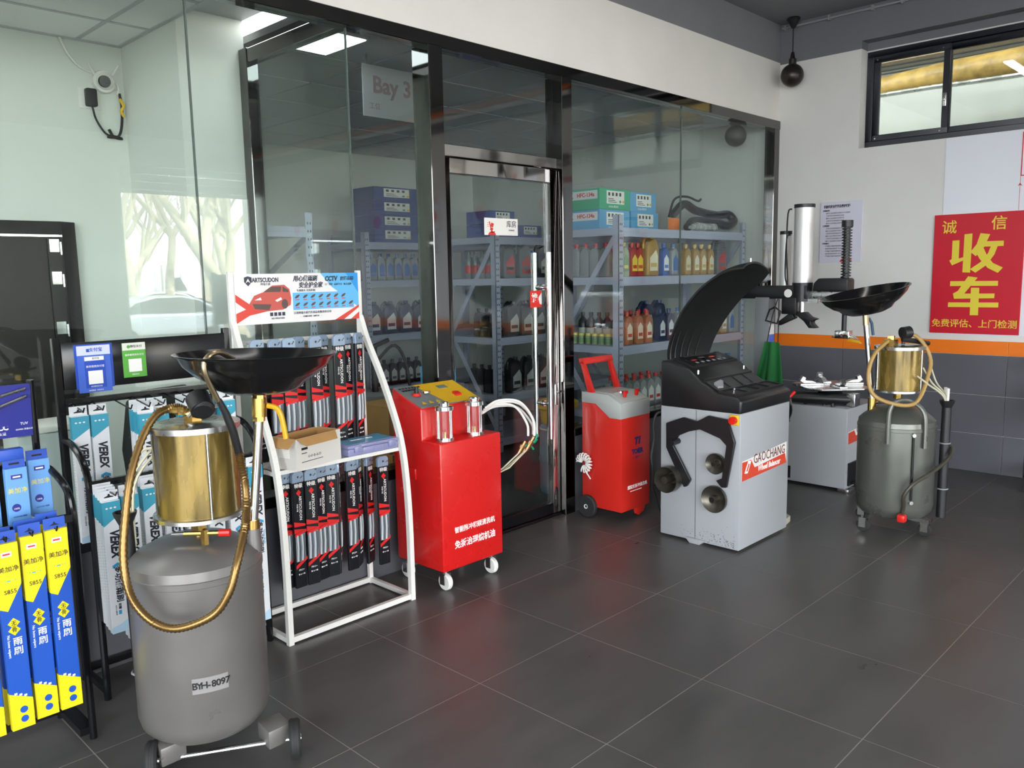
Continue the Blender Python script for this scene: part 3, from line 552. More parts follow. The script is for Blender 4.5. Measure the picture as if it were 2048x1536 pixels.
# ------------------------------------------------------------ wiper display racks
mat('pack_black', '15171d', .3); mat('pack_tab', '93a6bb', .3, .2); mat('pack_red', 'dc2b2b', .4); mat('pack_clear', '8d949b', .12, .1); mat('blade_grey', '5d646b', .3); mat('blade_white', 'd3d7da', .3)
mat('verex_teal', '3fa0ba', .45); mat('verex_ink', '1d2430', .5); mat('verex_pale', 'b9d8ea', .45); mat('box_white', 'e4e7ea', .45); mat('box_dots', '8c939a', .5); mat('cyan', '2f9fd0', .45)
def make_pack(L=.54):
    p = T('wiper_pack', 'x', 'wiper pack', (0, 0, 0), group='black and red wiper packs on the white stand')
    W_ = .030
    G().box(-W_, W_, -.008, .008, -L, -.045).obj('card', 'pack_black', p, bevel=.003, seg=1)
    G().prism([(-W_, -.05), (W_, -.05), (W_, -.012), (W_-.012, 0), (-W_+.012, 0), (-W_, -.012)], 'y', -.0085, .0085).obj('hanger_tab', 'pack_tab', p, bevel=.001, seg=1)
    G().cyl((0, -.0092, -.025), (0, .0092, -.025), .005, n=10).obj('hang_hole', 'black_satin', p)
    wn = G().box(-W_+.004, W_-.004, -.012, -.0075, -.415, -.285).obj('window', 'pack_clear', p, bevel=.002, seg=1)
    for k, mm in enumerate(('blade_white', 'blade_grey', 'blade_white', 'blade_grey')): G().tube([(-.019+.012*k, -.0125, -.41), (-.017+.012*k, -.014, -.35), (-.018+.012*k, -.0125, -.29)], .004, 6).obj('blade', mm, wn)
    for k in (0, 1): G().prism([(-W_, -.225-.032*k), (-W_+.002, -.228-.032*k), (W_, -.245-.026*k), (W_, -.255-.026*k), (-W_, -.250-.032*k)], 'y', -.0092, -.0082).obj('red_chevron', 'pack_red', p, smooth=0)
    G().prism([(-W_, -.285), (W_, -.268), (W_, -.282), (-W_, -.297)], 'y', -.0128, -.0118).obj('red_band', 'pack_red', p, smooth=0)
    G().prism([(-W_, -.43), (W_, -.395), (W_, -.41), (-W_, -.447)], 'y', -.0128, -.0118).obj('red_band', 'pack_red', p, smooth=0)
    G().prism([(0, -.082), (.013, -.097), (0, -.112), (-.013, -.097)], 'y', -.0092, -.0082).obj('emblem', 'pack_red', p, smooth=0)
    text('特级', .022, 'white', p, (0, -.0093, -.066), FRONT, bold=.0004); text('ARTSCUDON', .0185, 'white', p, (.006, -.0093, -.168), FRONT, spin=-90, bold=.0003)
    text('阿瑞卡盾', .009, 'white', p, (-.010, -.0093, -.165), FRONT, spin=-90); text('PRO+', .012, 'white', p, (0, -.0093, -.455), FRONT); text('◙ ▲ ◘ ◙', .008, 'white', p, (0, -.0093, -.475), FRONT)
    return p
ws = T('display_stand', 'white tubular display stand with wiper banner and curved front legs', 'display stand', (0, 0, 0))
wsq = .011
for nm, x in (('l', 1.70), ('r', 2.36)):
    G().box(x-wsq, x+wsq, 3.322, 3.345, 0, 1.575).obj('upright', 'white_paint', ws, bevel=.002, seg=1)
    arm = [(3.33, 1.355), (3.276, 1.235), (3.185, 1.085), (3.098, .914), (3.045, .777), (3.015, .611), (3.0, .369), (3.0, .0)]
    pts = spline([Vector((x, y, z)) for y, z in arm], 5)
    g = G()
    for a, b in zip(pts, pts[1:]):
        d = (b-a).normalized(); nrm = Vector((0, -d.z, d.y))*.012; sx = Vector((.012, 0, 0))
        g.add([a-sx-nrm, a+sx-nrm, a+sx+nrm, a-sx+nrm, b-sx-nrm, b+sx-nrm, b+sx+nrm, b-sx+nrm], [(0,1,5,4), (1,2,6,5), (2,3,7,6), (3,0,4,7)])
    g.obj('curved_leg', 'white_paint', ws, smooth=20)
    G().box(x-.01, x+.01, 3.01, 3.325, .008, .03).obj('side_bar', 'white_paint', ws)
    G().box(x-.008, x+.008, 3.05, 3.325, .725, .742).obj('shelf_bracket', 'white_paint', ws)
G().box(1.71, 2.35, 2.992, 3.014, .008, .032).obj('front_bar', 'white_paint', ws); G().box(1.71, 2.35, 3.322, 3.342, .008, .032).obj('back_bar', 'white_paint', ws)
G().box(1.70, 2.36, 3.05, 3.07, .725, .742).obj('shelf_bar', 'white_paint', ws); G().box(1.71, 2.35, 3.322, 3.34, 1.26, 1.275).obj('hanger_bar', 'white_paint', ws); G().box(1.71, 2.35, 3.322, 3.34, .672, .688).obj('hanger_bar', 'white_paint', ws)
G().box(1.70, 2.36, 3.06, 3.33, .737, .742).obj('shelf', 'white_paint', ws)
mat('banner_white', 'e6e3e2', .35); mat('banner_sky', '63b4e4', .35); mat('banner_blue', '2f96dc', .35); mat('banner_car', 'c4584e', .4); mat('banner_dark', '5c4b47', .4); mat('banner_red', 'd6473a', .4); mat('banner_ink', '3a3f4c', .5)
BX0, BX1, BY = 1.712, 2.348, 3.318
bn = G().box(BX0, BX1, BY, BY+.006, 1.345, 1.565).obj('banner', 'banner_white', ws, smooth=0); bn['label'] = 'printed wiper banner with red car'
def bp(poly, m, lay=1, name='print'): return G().prism(poly, 'y', BY-.0005*lay, BY-.0005*lay+.0004).obj(name, m, bn, smooth=0)
bp([(2.14, 1.565), (BX1, 1.565), (BX1, 1.40), (2.28, 1.445), (2.2, 1.5)], 'banner_sky'); bp([(2.28, 1.565), (BX1, 1.565), (BX1, 1.47)], 'banner_blue', 2)
bp([(BX0, 1.478), (1.775, 1.435), (1.86, 1.40), (1.775, 1.385), (BX0, 1.352), (BX0, 1.395), (1.758, 1.412), (BX0, 1.445)], 'banner_red', 1)
bp([(1.775, 1.435), (1.80, 1.47), (1.845, 1.485), (1.89, 1.513), (1.95, 1.515), (1.975, 1.495), (1.982, 1.455), (1.978, 1.425), (1.94, 1.405), (1.86, 1.40), (1.80, 1.41)], 'banner_car', 2, 'car_picture')
bp([(1.845, 1.485), (1.885, 1.508), (1.935, 1.508), (1.93, 1.484)], 'banner_dark', 3, 'car_window'); bp([(1.94, 1.484), (1.94, 1.508), (1.968, 1.492), (1.97, 1.482)], 'banner_dark', 3, 'car_window')
bp([(1.80, 1.45), (1.83, 1.462), (1.835, 1.45)], 'banner_white', 3, 'car_lamp'); bp([(1.90, 1.447), (1.93, 1.46), (1.935, 1.45), (1.91, 1.44)], 'banner_white', 3, 'car_lamp')
bp([(1.79, 1.435), (1.88, 1.43), (1.87, 1.405), (1.80, 1.412)], 'banner_dark', 3, 'car_grille')
bp([(1.948+.016*math.cos(a*.524), 1.43+.022*math.sin(a*.524)) for a in range(12)], 'banner_dark', 3, 'car_wheel')
bp([(2.21, 1.345), (2.26, 1.345), (BX1, 1.40), (BX1, 1.378), (2.30, 1.345), (BX1, 1.345), (BX1, 1.412)], 'banner_red', 2)
bp([(1.757, 1.55), (1.775, 1.555), (1.793, 1.55), (1.793, 1.53), (1.775, 1.512), (1.757, 1.53)], 'banner_ink', 2, 'shield'); bp([(1.775, 1.545), (1.787, 1.525), (1.775, 1.533), (1.763, 1.525)], 'banner_white', 3, 'shield_arrow')
text('ARTSCUDON', .027, 'banner_ink', bn, (1.858, BY-.001, 1.537), FRONT, sx=.78, bold=.0008); text('阿瑞卡盾', .012, 'banner_ink', bn, (1.858, BY-.001, 1.519), FRONT)
text('用心做雨刷', .028, 'banner_ink', bn, (2.058, BY-.0016, 1.540), FRONT, bold=.0007, shear=.2, sx=.9); text('安全护全家', .028, 'banner_ink', bn, (2.085, BY-.0016, 1.510), FRONT, bold=.0007, shear=.2, sx=.9)
text('CCTV', .030, 'banner_ink', bn, (2.195, BY-.0016, 1.538), FRONT, bold=.0015, shear=.2, sx=.85); text('展播品牌', .019, 'banner_ink', bn, (2.285, BY-.0016, 1.538), FRONT, bold=.0004)
text('工厂直营 · 品质专注 · 贴心品牌', .011, 'banner_ink', bn, (2.235, BY-.0016, 1.512), FRONT); text('专用接头 完美匹配', .012, 'banner_ink', bn, (2.06, BY-.0016, 1.487), FRONT)
bp([(1.99, 1.478), (2.32, 1.478), (2.32, 1.40), (1.99, 1.40)], 'banner_sky', 2, 'picture_panel')
for j in range(2):
    for i in range(7+j):
        cx, cz = 2.012+.0415*i, 1.461-.036*j
        bp([(cx-.013, cz-.006), (cx-.004, cz+.004), (cx+.011, cz+.009), (cx+.013, cz+.004), (cx+.003, cz-.006), (cx-.008, cz-.009)], 'banner_dark', 4, 'adapter_picture')
        bp([(cx-.01, cz-.017), (cx+.01, cz-.017), (cx+.01, cz-.013), (cx-.01, cz-.013)], 'banner_red', 4, 'caption')
for i in range(4): bp([(1.872+.02*i, 1.378), (1.887+.02*i, 1.378), (1.887+.02*i, 1.394), (1.872+.02*i, 1.394)], 'banner_ink', 3, 'feature_icon')
text('ALL-WEATHER', .010, 'banner_ink', bn, (1.91, BY-.002, 1.367), FRONT); text('江苏阿瑞卡盾汽车用品有限责任公司', .0125, 'banner_ink', bn, (2.09, BY-.002, 1.386), FRONT); text('—— 全国服务热线 · 雨刷专家 ——', .008, 'banner_ink', bn, (2.08, BY-.002, 1.369), FRONT)
pack0 = make_pack()
ups = [(1.752, 3.235), (1.822, 3.21), (1.885, 3.20), (1.955, 3.235), (2.012, 3.19), (2.080, 3.235), (2.130, 3.18), (2.200, 3.22), (2.258, 3.21)]
hooks = []
for i, (x, y) in enumerate(ups):
    lab = 'black and red wiper pack, '+ORD[i]+' from left, upper row of white stand'
    o = pack0 if i == 0 else copy_tree(pack0)
    o['label'] = lab; o.location = (x, y, 1.285); o.rotation_euler = (R(1), 0, R((-6, 4, -3, 10, 0, 14, -2, 18, 22)[i])); hooks.append((x, y, 1.26))
lows = [(1.835, 3.215, 0), (1.885, 3.19, 4), (1.948, 3.185, -4), (2.010, 3.20, 8), (2.068, 3.205, -6), (2.125, 3.23, 55), (2.178, 3.20, 2), (2.245, 3.235, 38), (2.296, 3.22, 24), (2.325, 3.15, -2)]
for i, (x, y, a) in enumerate(lows):
    o = copy_tree(pack0, None, 'black and red wiper pack, '+ORD[i]+' from left, lower row of white stand', (x, y, .690))
    o.rotation_euler = (R(1), 0, R(a)); hooks.append((x, y, .665))
for x, y, z in hooks: G().tube([(x, 3.33, z+.005), (x, y-.03, z), (x, y-.045, z+.012)], .0022, 6).obj('hook', 'chrome', ws)
# carton and organiser case on the shelf
cb = T('open_carton', 'open white printed carton with brown inside on the white stand shelf', 'carton', (1.885, 3.09, .7425), rz=14)
bw, bd, bh = .135, .07, .135
mat('carton_white', 'dad7d0', .6)
G().box(-bw, bw, -bd, -bd+.003, 0, bh).box(-bw, bw, bd-.003, bd, 0, bh).box(-bw, -bw+.003, -bd+.003, bd-.003, 0, bh).box(bw-.003, bw, -bd+.003, bd-.003, 0, bh).box(-bw+.003, bw-.003, -bd+.003, bd-.003, 0, .003).obj('body', 'carton_white', cb, smooth=0)
G().box(-bw+.003, bw-.003, -bd+.003, -bd+.005, .003, bh).box(-bw+.003, bw-.003, bd-.005, bd-.003, .003, bh).box(-bw+.003, -bw+.005, -bd+.005, bd-.005, .003, bh).box(bw-.005, bw-.003, -bd+.005, bd-.005, .003, bh).obj('lining', 'card', cb, smooth=0)
G().add([(-bw+.004, -bd, bh), (bw-.03, -bd, bh), (bw-.05, -bd-.03, bh-.03), (-bw+.03, -bd-.03, bh-.03), (-bw+.004, -bd, bh-.002), (bw-.03, -bd, bh-.002), (bw-.05, -bd-.03, bh-.032), (-bw+.03, -bd-.03, bh-.032)], [(0,1,2,3), (7,6,5,4), (0,3,7,4), (1,5,6,2), (3,2,6,7), (0,4,5,1)]).obj('front_flap', 'card', cb, smooth=0)
G().add([(-bw, -bd, bh), (-bw, bd, bh), (-bw-.035, bd-.02, bh-.035), (-bw-.035, -bd+.01, bh-.035), (-bw, -bd, bh-.002), (-bw, bd, bh-.002), (-bw-.035, bd-.02, bh-.037), (-bw-.035, -bd+.01, bh-.037)], [(0,1,2,3), (7,6,5,4), (0,3,7,4), (1,5,6,2), (3,2,6,7), (0,4,5,1)]).obj('side_flap', 'card', cb, smooth=0)
G().box(-.105, -.07, -bd-.0012, -bd, .083, .093).obj('brand_block', 'ink', cb, smooth=0); G().box(-.105, -.075, -bd-.0012, -bd, .067, .0705).obj('small_print', 'board_ink', cb, smooth=0); text('○ ○ ◇ △ □', .013, 'board_ink', cb, (-.03, -bd-.001, .05), FRONT); G().box(-.105, .02, -bd-.0012, -bd, .03, .0325).obj('small_print', 'board_ink', cb, smooth=0)
G().box(-bw-.001, -bw, -.03, .03, .05, .1).obj('label', 'white', cb, smooth=0)
mat('case_plastic', '8f90b8', .12, coat=.5); mat('case_print', '5fa4c8', .25)
oc = T('organiser_case', 'clear lilac plastic organiser case with blue inlay on the white stand shelf', 'case', (2.205, 3.13, .7425), rz=0)
G().box(-.14, .14, -.085, .085, 0, .034).obj('tray', 'case_plastic', oc, bevel=.006); G().box(-.143, .143, -.088, .088, .034, .05).obj('lid', 'case_plastic', oc, bevel=.005); G().box(-.13, .13, -.065, .065, .050, .0508).obj('inlay', 'case_print', oc, smooth=0)
for x in (-.09, .10): G().box(x-.02, x+.02, -.095, -.085, .015, .045).obj('latch', 'case_plastic', oc, bevel=.003)
for x in (-.06, .0, .06): G().box(x-.001, x+.001, -.0862, -.08, .004, .03).obj('divider', 'box_dots', oc, smooth=0)
text('雨刷接头 · 通用', .018, 'white', oc, (0, .01, .0512), (0, 0, 0))
# black rack with white and teal boxes
def make_verex(L):
    p = T('wiper_box', 'x', 'wiper box', (0, 0, 0), group='white and teal wiper boxes on the black rack')
    W_ = .031
    G().box(-W_, W_, -.011, .011, -L, -.035).obj('box', 'box_white', p, bevel=.0015, seg=1)
    G().box(-W_, W_, .005, .007, -.036, 0).obj('hang_tab', 'box_white', p, smooth=0)
    G().prism([(-.016, -.022), (-.004, -.018), (-.003, -.012), (.003, -.012), (.004, -.018), (.016, -.022), (.016, -.025), (-.016, -.025)], 'y', .0044, .0052).obj('hang_slot', 'ink', p, smooth=0)
    G().prism([(-W_, -.037), (W_, -.037), (W_, -.085), (-W_, -.125)], 'y', -.0116, -.0108).obj('teal_corner', 'verex_teal', p, smooth=0)
    G().box(-W_-.0006, -W_+.0002, -.0105, .0105, -.12, -.037).obj('teal_side', 'verex_teal', p, smooth=0)
    for k in range(3): G().prism([(-.016+.014*k+.0045*math.cos(a), -.06+.003*math.sin(a)) for a in [i*.785 for i in range(8)]], 'y', -.0122, -.0114).obj('dot', 'white', p, smooth=0)
    text('VEREX', .043, 'verex_ink', p, (.002, -.0116, -.19), FRONT, spin=-90, bold=.0018, sx=.80, shear=.22); text('《', .035, 'cyan', p, (.002, -.0116, -.262), FRONT, spin=-90, bold=.0015)
    text('多功能雨刷', .027, 'verex_ink', p, (.003, -.0116, -.340), FRONT, spin=-90, bold=.0006)
    text('Wiper Blade', .012, 'cyan', p, (.022, -.0116, -.340), FRONT, spin=-90)
    for k, zz in enumerate([z for z in (-.435, -.50, -.56) if z > -L+.04]):
        G().box(-.004, .006, -.0116, -.0108, zz-.018, zz-.003).obj('pill', 'cyan', p, smooth=0); text('耐磨', .011, 'verex_ink', p, (.001, -.0116, zz+.012), FRONT, spin=-90); text('抗老化 超静音', .006, 'box_dots', p, (-.012, -.0116, zz), FRONT, spin=-90)
    G().prism([(-W_, -L), (W_, -L), (W_, -L+.045), (0, -L+.03), (-W_, -L+.022)], 'y', -.0115, -.0108).obj('pale_wave', 'verex_pale', p, smooth=0)
    text('· '*20, .02, 'box_dots', p, (-W_-.0006, 0, -.30), SIDE, spin=-90)
    return p
br = T('display_rack', 'black metal rack with payment cards, holding white and teal wiper boxes', 'display rack', (0, 0, 0))
for x in (.997, 1.665):
    G().box(x-.013, x+.013, 3.325, 3.351, 0, 1.338).obj('upright', 'black_gloss', br, bevel=.002, seg=1)
    G().tube([(x, 3.33, .955), (x, 3.24, .945), (x, 3.16, .905), (x, 3.115, .84), (x, 3.105, .74), (x, 3.105, .4), (x, 3.105, 0)], .013, 10, sub=5).obj('curved_leg', 'black_gloss', br)
    G().box(x-.01, x+.01, 3.10, 3.33, .025, .05).obj('side_bar', 'black_gloss', br)
hb = G().box(1.01, 1.652, 3.318, 3.336, 1.142, 1.318).obj('header_board', 'black_gloss', br, bevel=.003)
G().box(1.01, 1.652, 3.326, 3.346, 1.082, 1.107).obj('cross_bar', 'black_gloss', br); G().box(1.0, 1.665, 3.096, 3.114, .808, .832).obj('cross_bar', 'black_gloss', br); G().box(1.01, 1.652, 3.326, 3.346, .03, .055).obj('cross_bar', 'black_gloss', br)
mat('card_blue', '3c62c4', .35); mat('card_deep', '1c48b0', .35); mat('card_green', '55a63c', .35); mat('card_lilac', 'c9cfe6', .4)
c1 = tag(G().box(1.060, 1.180, 3.313, 3.3165, 1.126, 1.304).obj('payment_card', 'card_blue'), 'blue mobile payment card on the black rack header', 'card')
G().box(1.052, 1.19, 3.3165, 3.318, 1.14, 1.309).obj('back_card', 'card_deep', c1, smooth=0); G().box(1.06, 1.18, 3.3122, 3.313, 1.268, 1.304).obj('card_top', 'card_lilac', c1, smooth=0)
G().box(1.085, 1.159, 3.3115, 3.313, 1.143, 1.245).obj('inner_card', 'card_deep', c1, smooth=0); G().box(1.085, 1.155, 3.311, 3.3116, 1.247, 1.262).obj('inner_top', 'white', c1, smooth=0); G().box(1.095, 1.147, 3.3108, 3.3116, 1.157, 1.208).obj('blank_panel', 'white', c1, smooth=0)
text('支付宝', .016, 'card_deep', c1, (1.128, 3.3118, 1.287), FRONT, bold=.0003); G().box(1.094, 1.105, 3.3116, 3.3122, 1.28, 1.292).obj('logo', 'card_deep', c1, smooth=0); text('支付宝', .009, 'ink', c1, (1.125, 3.3105, 1.2545), FRONT); text('推荐使用支付宝', .0095, 'white', c1, (1.122, 3.311, 1.224), FRONT); text('支付就用支付宝', .006, 'white', c1, (1.122, 3.311, 1.148), FRONT); text('欢迎使用 · 扫码支付', .006, 'white', c1, (1.12, 3.3125, 1.133), FRONT)
c2 = tag(G().box(1.226, 1.316, 3.314, 3.318, 1.168, 1.304).obj('payment_card', 'card_green', bevel=.0012, seg=1), 'green mobile payment card on the black rack header', 'card')
G().box(1.227, 1.315, 3.3132, 3.314, 1.275, 1.3035).obj('card_top', mat('card_cream', 'dcdbd2', .4), c2, smooth=0); G().box(1.247, 1.297, 3.3132, 3.314, 1.190, 1.240).obj('blank_panel', 'white', c2, smooth=0)
text('微信支付', .0115, 'board_ink', c2, (1.279, 3.3128, 1.289), FRONT); G().cyl((1.250, 3.313, 1.289), (1.250, 3.3128, 1.289), .0065, n=14).obj('logo', 'card_green', c2); text('推荐使用微信支付', .009, 'white', c2, (1.271, 3.3132, 1.256), FRONT); text('扫码支付', .007, 'white', c2, (1.271, 3.3132, 1.179), FRONT)
vx_long = make_verex(.70); vx = make_verex(.52)
def put(o, first, x, y, z, lab, a=0, tilt=0):
    q = o if first else copy_tree(o)
    q['label'] = lab; q.location = (x, y, z); q.rotation_euler = (R(tilt), 0, R(a)); return q
spots = []
upx = [(1.034, 1, 0), (1.103, 1, 0), (1.25, 3, -2), (1.318, 2, 0), (1.432, 3, 2), (1.50, 2, 0), (1.600, 2, 0)]
cnt = 0; used = False
for c_, (x, n, a) in enumerate(upx):
    for k in range(n):
        y = 3.285-.030*k-.02
        put(vx, not used, x+.003*k, y, 1.085-.006*k, 'white teal wiper box, '+ORD[k]+' from back, '+ORD[c_]+' upper stack of black rack', a); used = True
    G().tube([(x, 3.33, 1.09), (x, 3.29-.03*n-.045, 1.068), (x, 3.29-.03*n-.06, 1.085)], .003, 6).obj('hook', 'black_gloss', br)
for x in (1.18, 1.38): G().tube([(x, 3.33, 1.09), (x, 3.15, 1.068), (x, 3.135, 1.085)], .003, 6).obj('hook', 'black_gloss', br)
lwx = [(1.032, 4, 0, 'n'), (1.105, 3, 0, 'n'), (1.19, 2, 0, 'n'), (1.27, 2, 0, 'n'), (1.355, 2, 0, 'n'), (1.44, 2, 0, 'n'), (1.525, 2, 0, 'n'), (1.615, 1, 0, 'l')]
usedl = False
for c_, (x, n, a, kd) in enumerate(lwx):
    for k in range(n):
        y = 3.082-.027*k; z = .822-.004*k-(.07 if (c_ == 1 and k < 2) else 0)
        lab = 'white teal wiper box, '+ORD[k]+' from back, '+ORD[c_]+' lower stack of black rack'
        if kd == 'l': put(vx_long, not usedl, x, y-.02, z, 'longest white and teal wiper box at the right end of the black rack', a); usedl = True
        else: put(vx, False, x-.002*k, y, z, lab, a)
    G().tube([(x, 3.1, .81), (x, 3.085-.027*n-.02, .80), (x, 3.085-.027*n-.035, .815)], .003, 6).obj('hook', 'black_gloss', br)
# rack with blue and yellow boxes
mat('sb_yellow', 'e6d21a', .4); mat('sb_blue', '1b4fae', .4); mat('sb_navy', '2a2f86', .35); mat('sb_sky', '6aa0dc', .4); mat('sb_deepblue', '2f55b8', .4)
yr = T('display_rack', 'black metal rack at the left edge with purple banner and blue and yellow boxes', 'display rack', (0, 0, 0))
for x in (.835,):
    G().tube([(x, 3.10, 0), (x, 3.09, .6), (x-.015, 3.03, 1.225)], .012, 8).obj('upright', 'black_gloss', yr)
    G().tube([(x, 3.05, .93), (x+.01, 2.98, .92), (x+.025, 2.90, .87), (x+.03, 2.87, .78), (x+.03, 2.87, .5), (x+.03, 2.87, 0)], .012, 10, sub=5).obj('curved_leg', 'black_gloss', yr)
    G().box(x-.01, x+.035, 2.87, 3.10, .02, .045).obj('side_bar', 'black_gloss', yr)
G().tube([(.25, 3.10, 0), (.25, 3.09, .6), (.235, 3.03, 1.225)], .012, 8).obj('upright', 'black_gloss', yr)
G().tube([(.25, 3.05, .93), (.25, 2.98, .92), (.25, 2.90, .87), (.25, 2.87, .78), (.25, 2.87, 0)], .012, 10, sub=5).obj('curved_leg', 'black_gloss', yr)
G().box(.25, .835, 3.085, 3.1, .02, .045).obj('back_bar', 'black_gloss', yr); G().box(.25, .87, 2.86, 2.88, .765, .79).obj('cross_bar', 'black_gloss', yr); G().box(.25, .835, 3.04, 3.06, .93, .95).obj('cross_bar', 'black_gloss', yr)
yb_ = G().prism([(3.035, 1.04), (3.045, 1.04), (3.027, 1.215), (3.017, 1.215)], 'x', .24, .815).obj('banner', 'sb_navy', yr, smooth=0); yb_['label'] = 'purple banner with silver wiper arms'
for k in (0, 1): G().tube([(.60, 3.025, 1.11+.035*k), (.70, 3.020, 1.14+.035*k), (.80, 3.014, 1.175+.025*k)], .006, 8).obj('wiper_picture', 'steel', yb_)
text('ICC', .022, 'white', yb_, (.725, 3.031, 1.075), (84, 0, 0), bold=.0008); text('认证', .012, 'white', yb_, (.725, 3.033, 1.055), (84, 0, 0)); text('TÜV', .012, 'white', yb_, (.79, 3.030, 1.083), (84, 0, 0)); text('ISO9001 质量认证', .0065, 'white', yb_, (.79, 3.032, 1.064), (84, 0, 0))
def make_yellow():
    p = T('wiper_box', 'x', 'wiper box', group='yellow and blue wiper boxes'); W_ = .031; L = .625
    G().box(-W_, W_, -.011, .011, -L, -.035).obj('box', 'sb_blue', p, bevel=.0015, seg=1)
    G().box(-W_, W_, .003, .006, -.036, 0).obj('hang_tab', 'sb_deepblue', p, smooth=0)
    G().prism([(-.015, -.024), (-.004, -.019), (0, -.012), (.004, -.019), (.015, -.024)], 'y', .0022, .0032).obj('hang_slot', 'ink', p, smooth=0)
    G().prism([(-W_, -.036), (W_, -.036), (W_, -.165), (-.012, -.245), (-W_, -.235)], 'y', -.0117, -.0108).obj('yellow_top', 'sb_yellow', p, smooth=0); G().prism([(-W_, -L), (W_, -L), (W_, -.535), (-W_, -.505)], 'y', -.0117, -.0108).obj('yellow_foot', 'sb_yellow', p, smooth=0)
    G().box(-W_-.0006, -W_+.0002, -.0105, .0105, -.235, -.037).obj('yellow_side', 'sb_yellow', p, smooth=0); G().box(-W_-.0006, -W_+.0002, -.0105, .0105, -L, -.505).obj('yellow_side', 'sb_yellow', p, smooth=0); G().box(-W_, W_, -.0108, .0108, -.0362, -.0345).obj('yellow_cap', 'sb_yellow', p, smooth=0)
    G().box(-.016, .012, -.0123, -.0116, -.075, -.06).obj('brand_plate', 'white', p, smooth=0); G().box(-.012, .008, -.0127, -.0122, -.070, -.065).obj('brand_mark', 'pack_red', p, smooth=0)
    text('美加净', .019, 'ink', p, (0, -.0122, -.115), FRONT); text('S855', .018, 'ink', p, (0, -.0122, -.185), FRONT); text('◦ ▬ ◦ ◦', .010, 'cyan', p, (.002, -.0122, -.150), FRONT)
    for k, ch in enumerate('无骨'):
        G().prism([(.0, -.268-.022*k), (.017, -.285-.022*k), (0, -.302-.022*k), (-.017, -.285-.022*k)], 'y', -.0117, -.0108).obj('diamond', 'sb_yellow', p, smooth=0); text(ch, .016, 'ink', p, (0, -.0122, -.285-.022*k), FRONT)
    text('雨', .027, 'white', p, (.006, -.0118, -.345), FRONT, bold=.0003); text('刷', .027, 'white', p, (.006, -.0118, -.375), FRONT, bold=.0003); text('No bone wipers', .011, 'white', p, (-.018, -.0118, -.355), FRONT, spin=-90)
    for z in (-.565, -.595): G().prism([(.004+.011*math.cos(a), z+.011*math.sin(a)) for a in [i*.524 for i in range(12)]], 'y', -.0123, -.0115).obj('round_mark', 'sb_blue', p, smooth=0)
    for k in range(3): G().box(-.018+.013*k, -.010+.013*k, -.0122, -.0115, -.512-.006*k, -.506-.006*k).obj('tick', 'white', p, smooth=0)
    return p
y0_ = make_yellow()
for i, x in enumerate((.562, .640, .712, .780)):
    put(y0_, i == 0, x, 2.785-.01*(i % 2), .795+.006*i, 'yellow and blue wiper box, '+ORD[i]+' from left in the front row of the left rack', 0)
for i, x in enumerate((.64, .712, .775)):
    put(y0_, False, x, 2.83, .80+.01*i, 'yellow and blue wiper box, '+ORD[i]+' from left in the back row of the left rack', 0)
for x in (.562, .64, .712, .78): G().tube([(x, 2.865, .79), (x, 2.76, .775), (x, 2.75, .79)], .003, 6).obj('hook', 'black_gloss', yr)
def make_sky():
    p = T('wiper_box', 'x', 'wiper box', group='light blue wiper boxes'); W_ = .032; L = .22
    G().box(-W_, W_, -.012, .012, -L, -.03).obj('box', 'sb_sky', p, bevel=.0015, seg=1); G().box(-W_, W_, .004, .007, -.031, 0).obj('hang_tab', 'sb_deepblue', p, smooth=0); G().box(-.015, .015, .003, .0042, -.021, -.015).obj('hang_slot', 'ink', p, smooth=0)
    G().box(-.016, .016, -.0127, -.0118, -.066, -.052).obj('brand_plate', 'sb_navy', p, smooth=0); G().box(-.011, .011, -.0131, -.0126, -.0615, -.0565).obj('brand_mark', 'white', p, smooth=0); text('美加净', .019, 'sb_yellow', p, (0, -.0123, -.105), FRONT); G().cyl((-.008, -.0125, -.16), (-.008, -.0119, -.16), .013, n=18).obj('round_mark', 'sb_navy', p); text('100%', .008, 'white', p, (-.008, -.013, -.163), FRONT); text('SILICONE 雨刷', .006, 'sb_navy', p, (0, -.0123, -.19), FRONT)
    return p
s0 = make_sky()
for i, (x, z) in enumerate(((.655, .985), (.732, .985), (.808, .996))): put(s0, i == 0, x, 2.99-.03*(i == 1), z, 'light blue wiper box under the purple banner, '+ORD[i]+' from the left')
tag(G().box(.66, .755, 2.93, 2.965, .985, 1.02).obj('small_box', 'sb_deepblue', bevel=.002), 'small deep blue box lying on the light blue wiper boxes', 'box')
# ------------------------------------------------------------ red carbon cleaner
mat('red_body', 'd01c1a', .28, coat=.25, noise=.03, nscale=3); mat('panel_grey', '74787a', .4); mat('panel_yellow', 'd9ab1a', .4); mat('lcd', '6e7c74', .25)
rm = T('carbon_cleaner', 'red engine carbon cleaning machine on white casters with two glass cylinders', 'machine', (2.505, 2.93, 0))
RW, RD = .41, .36
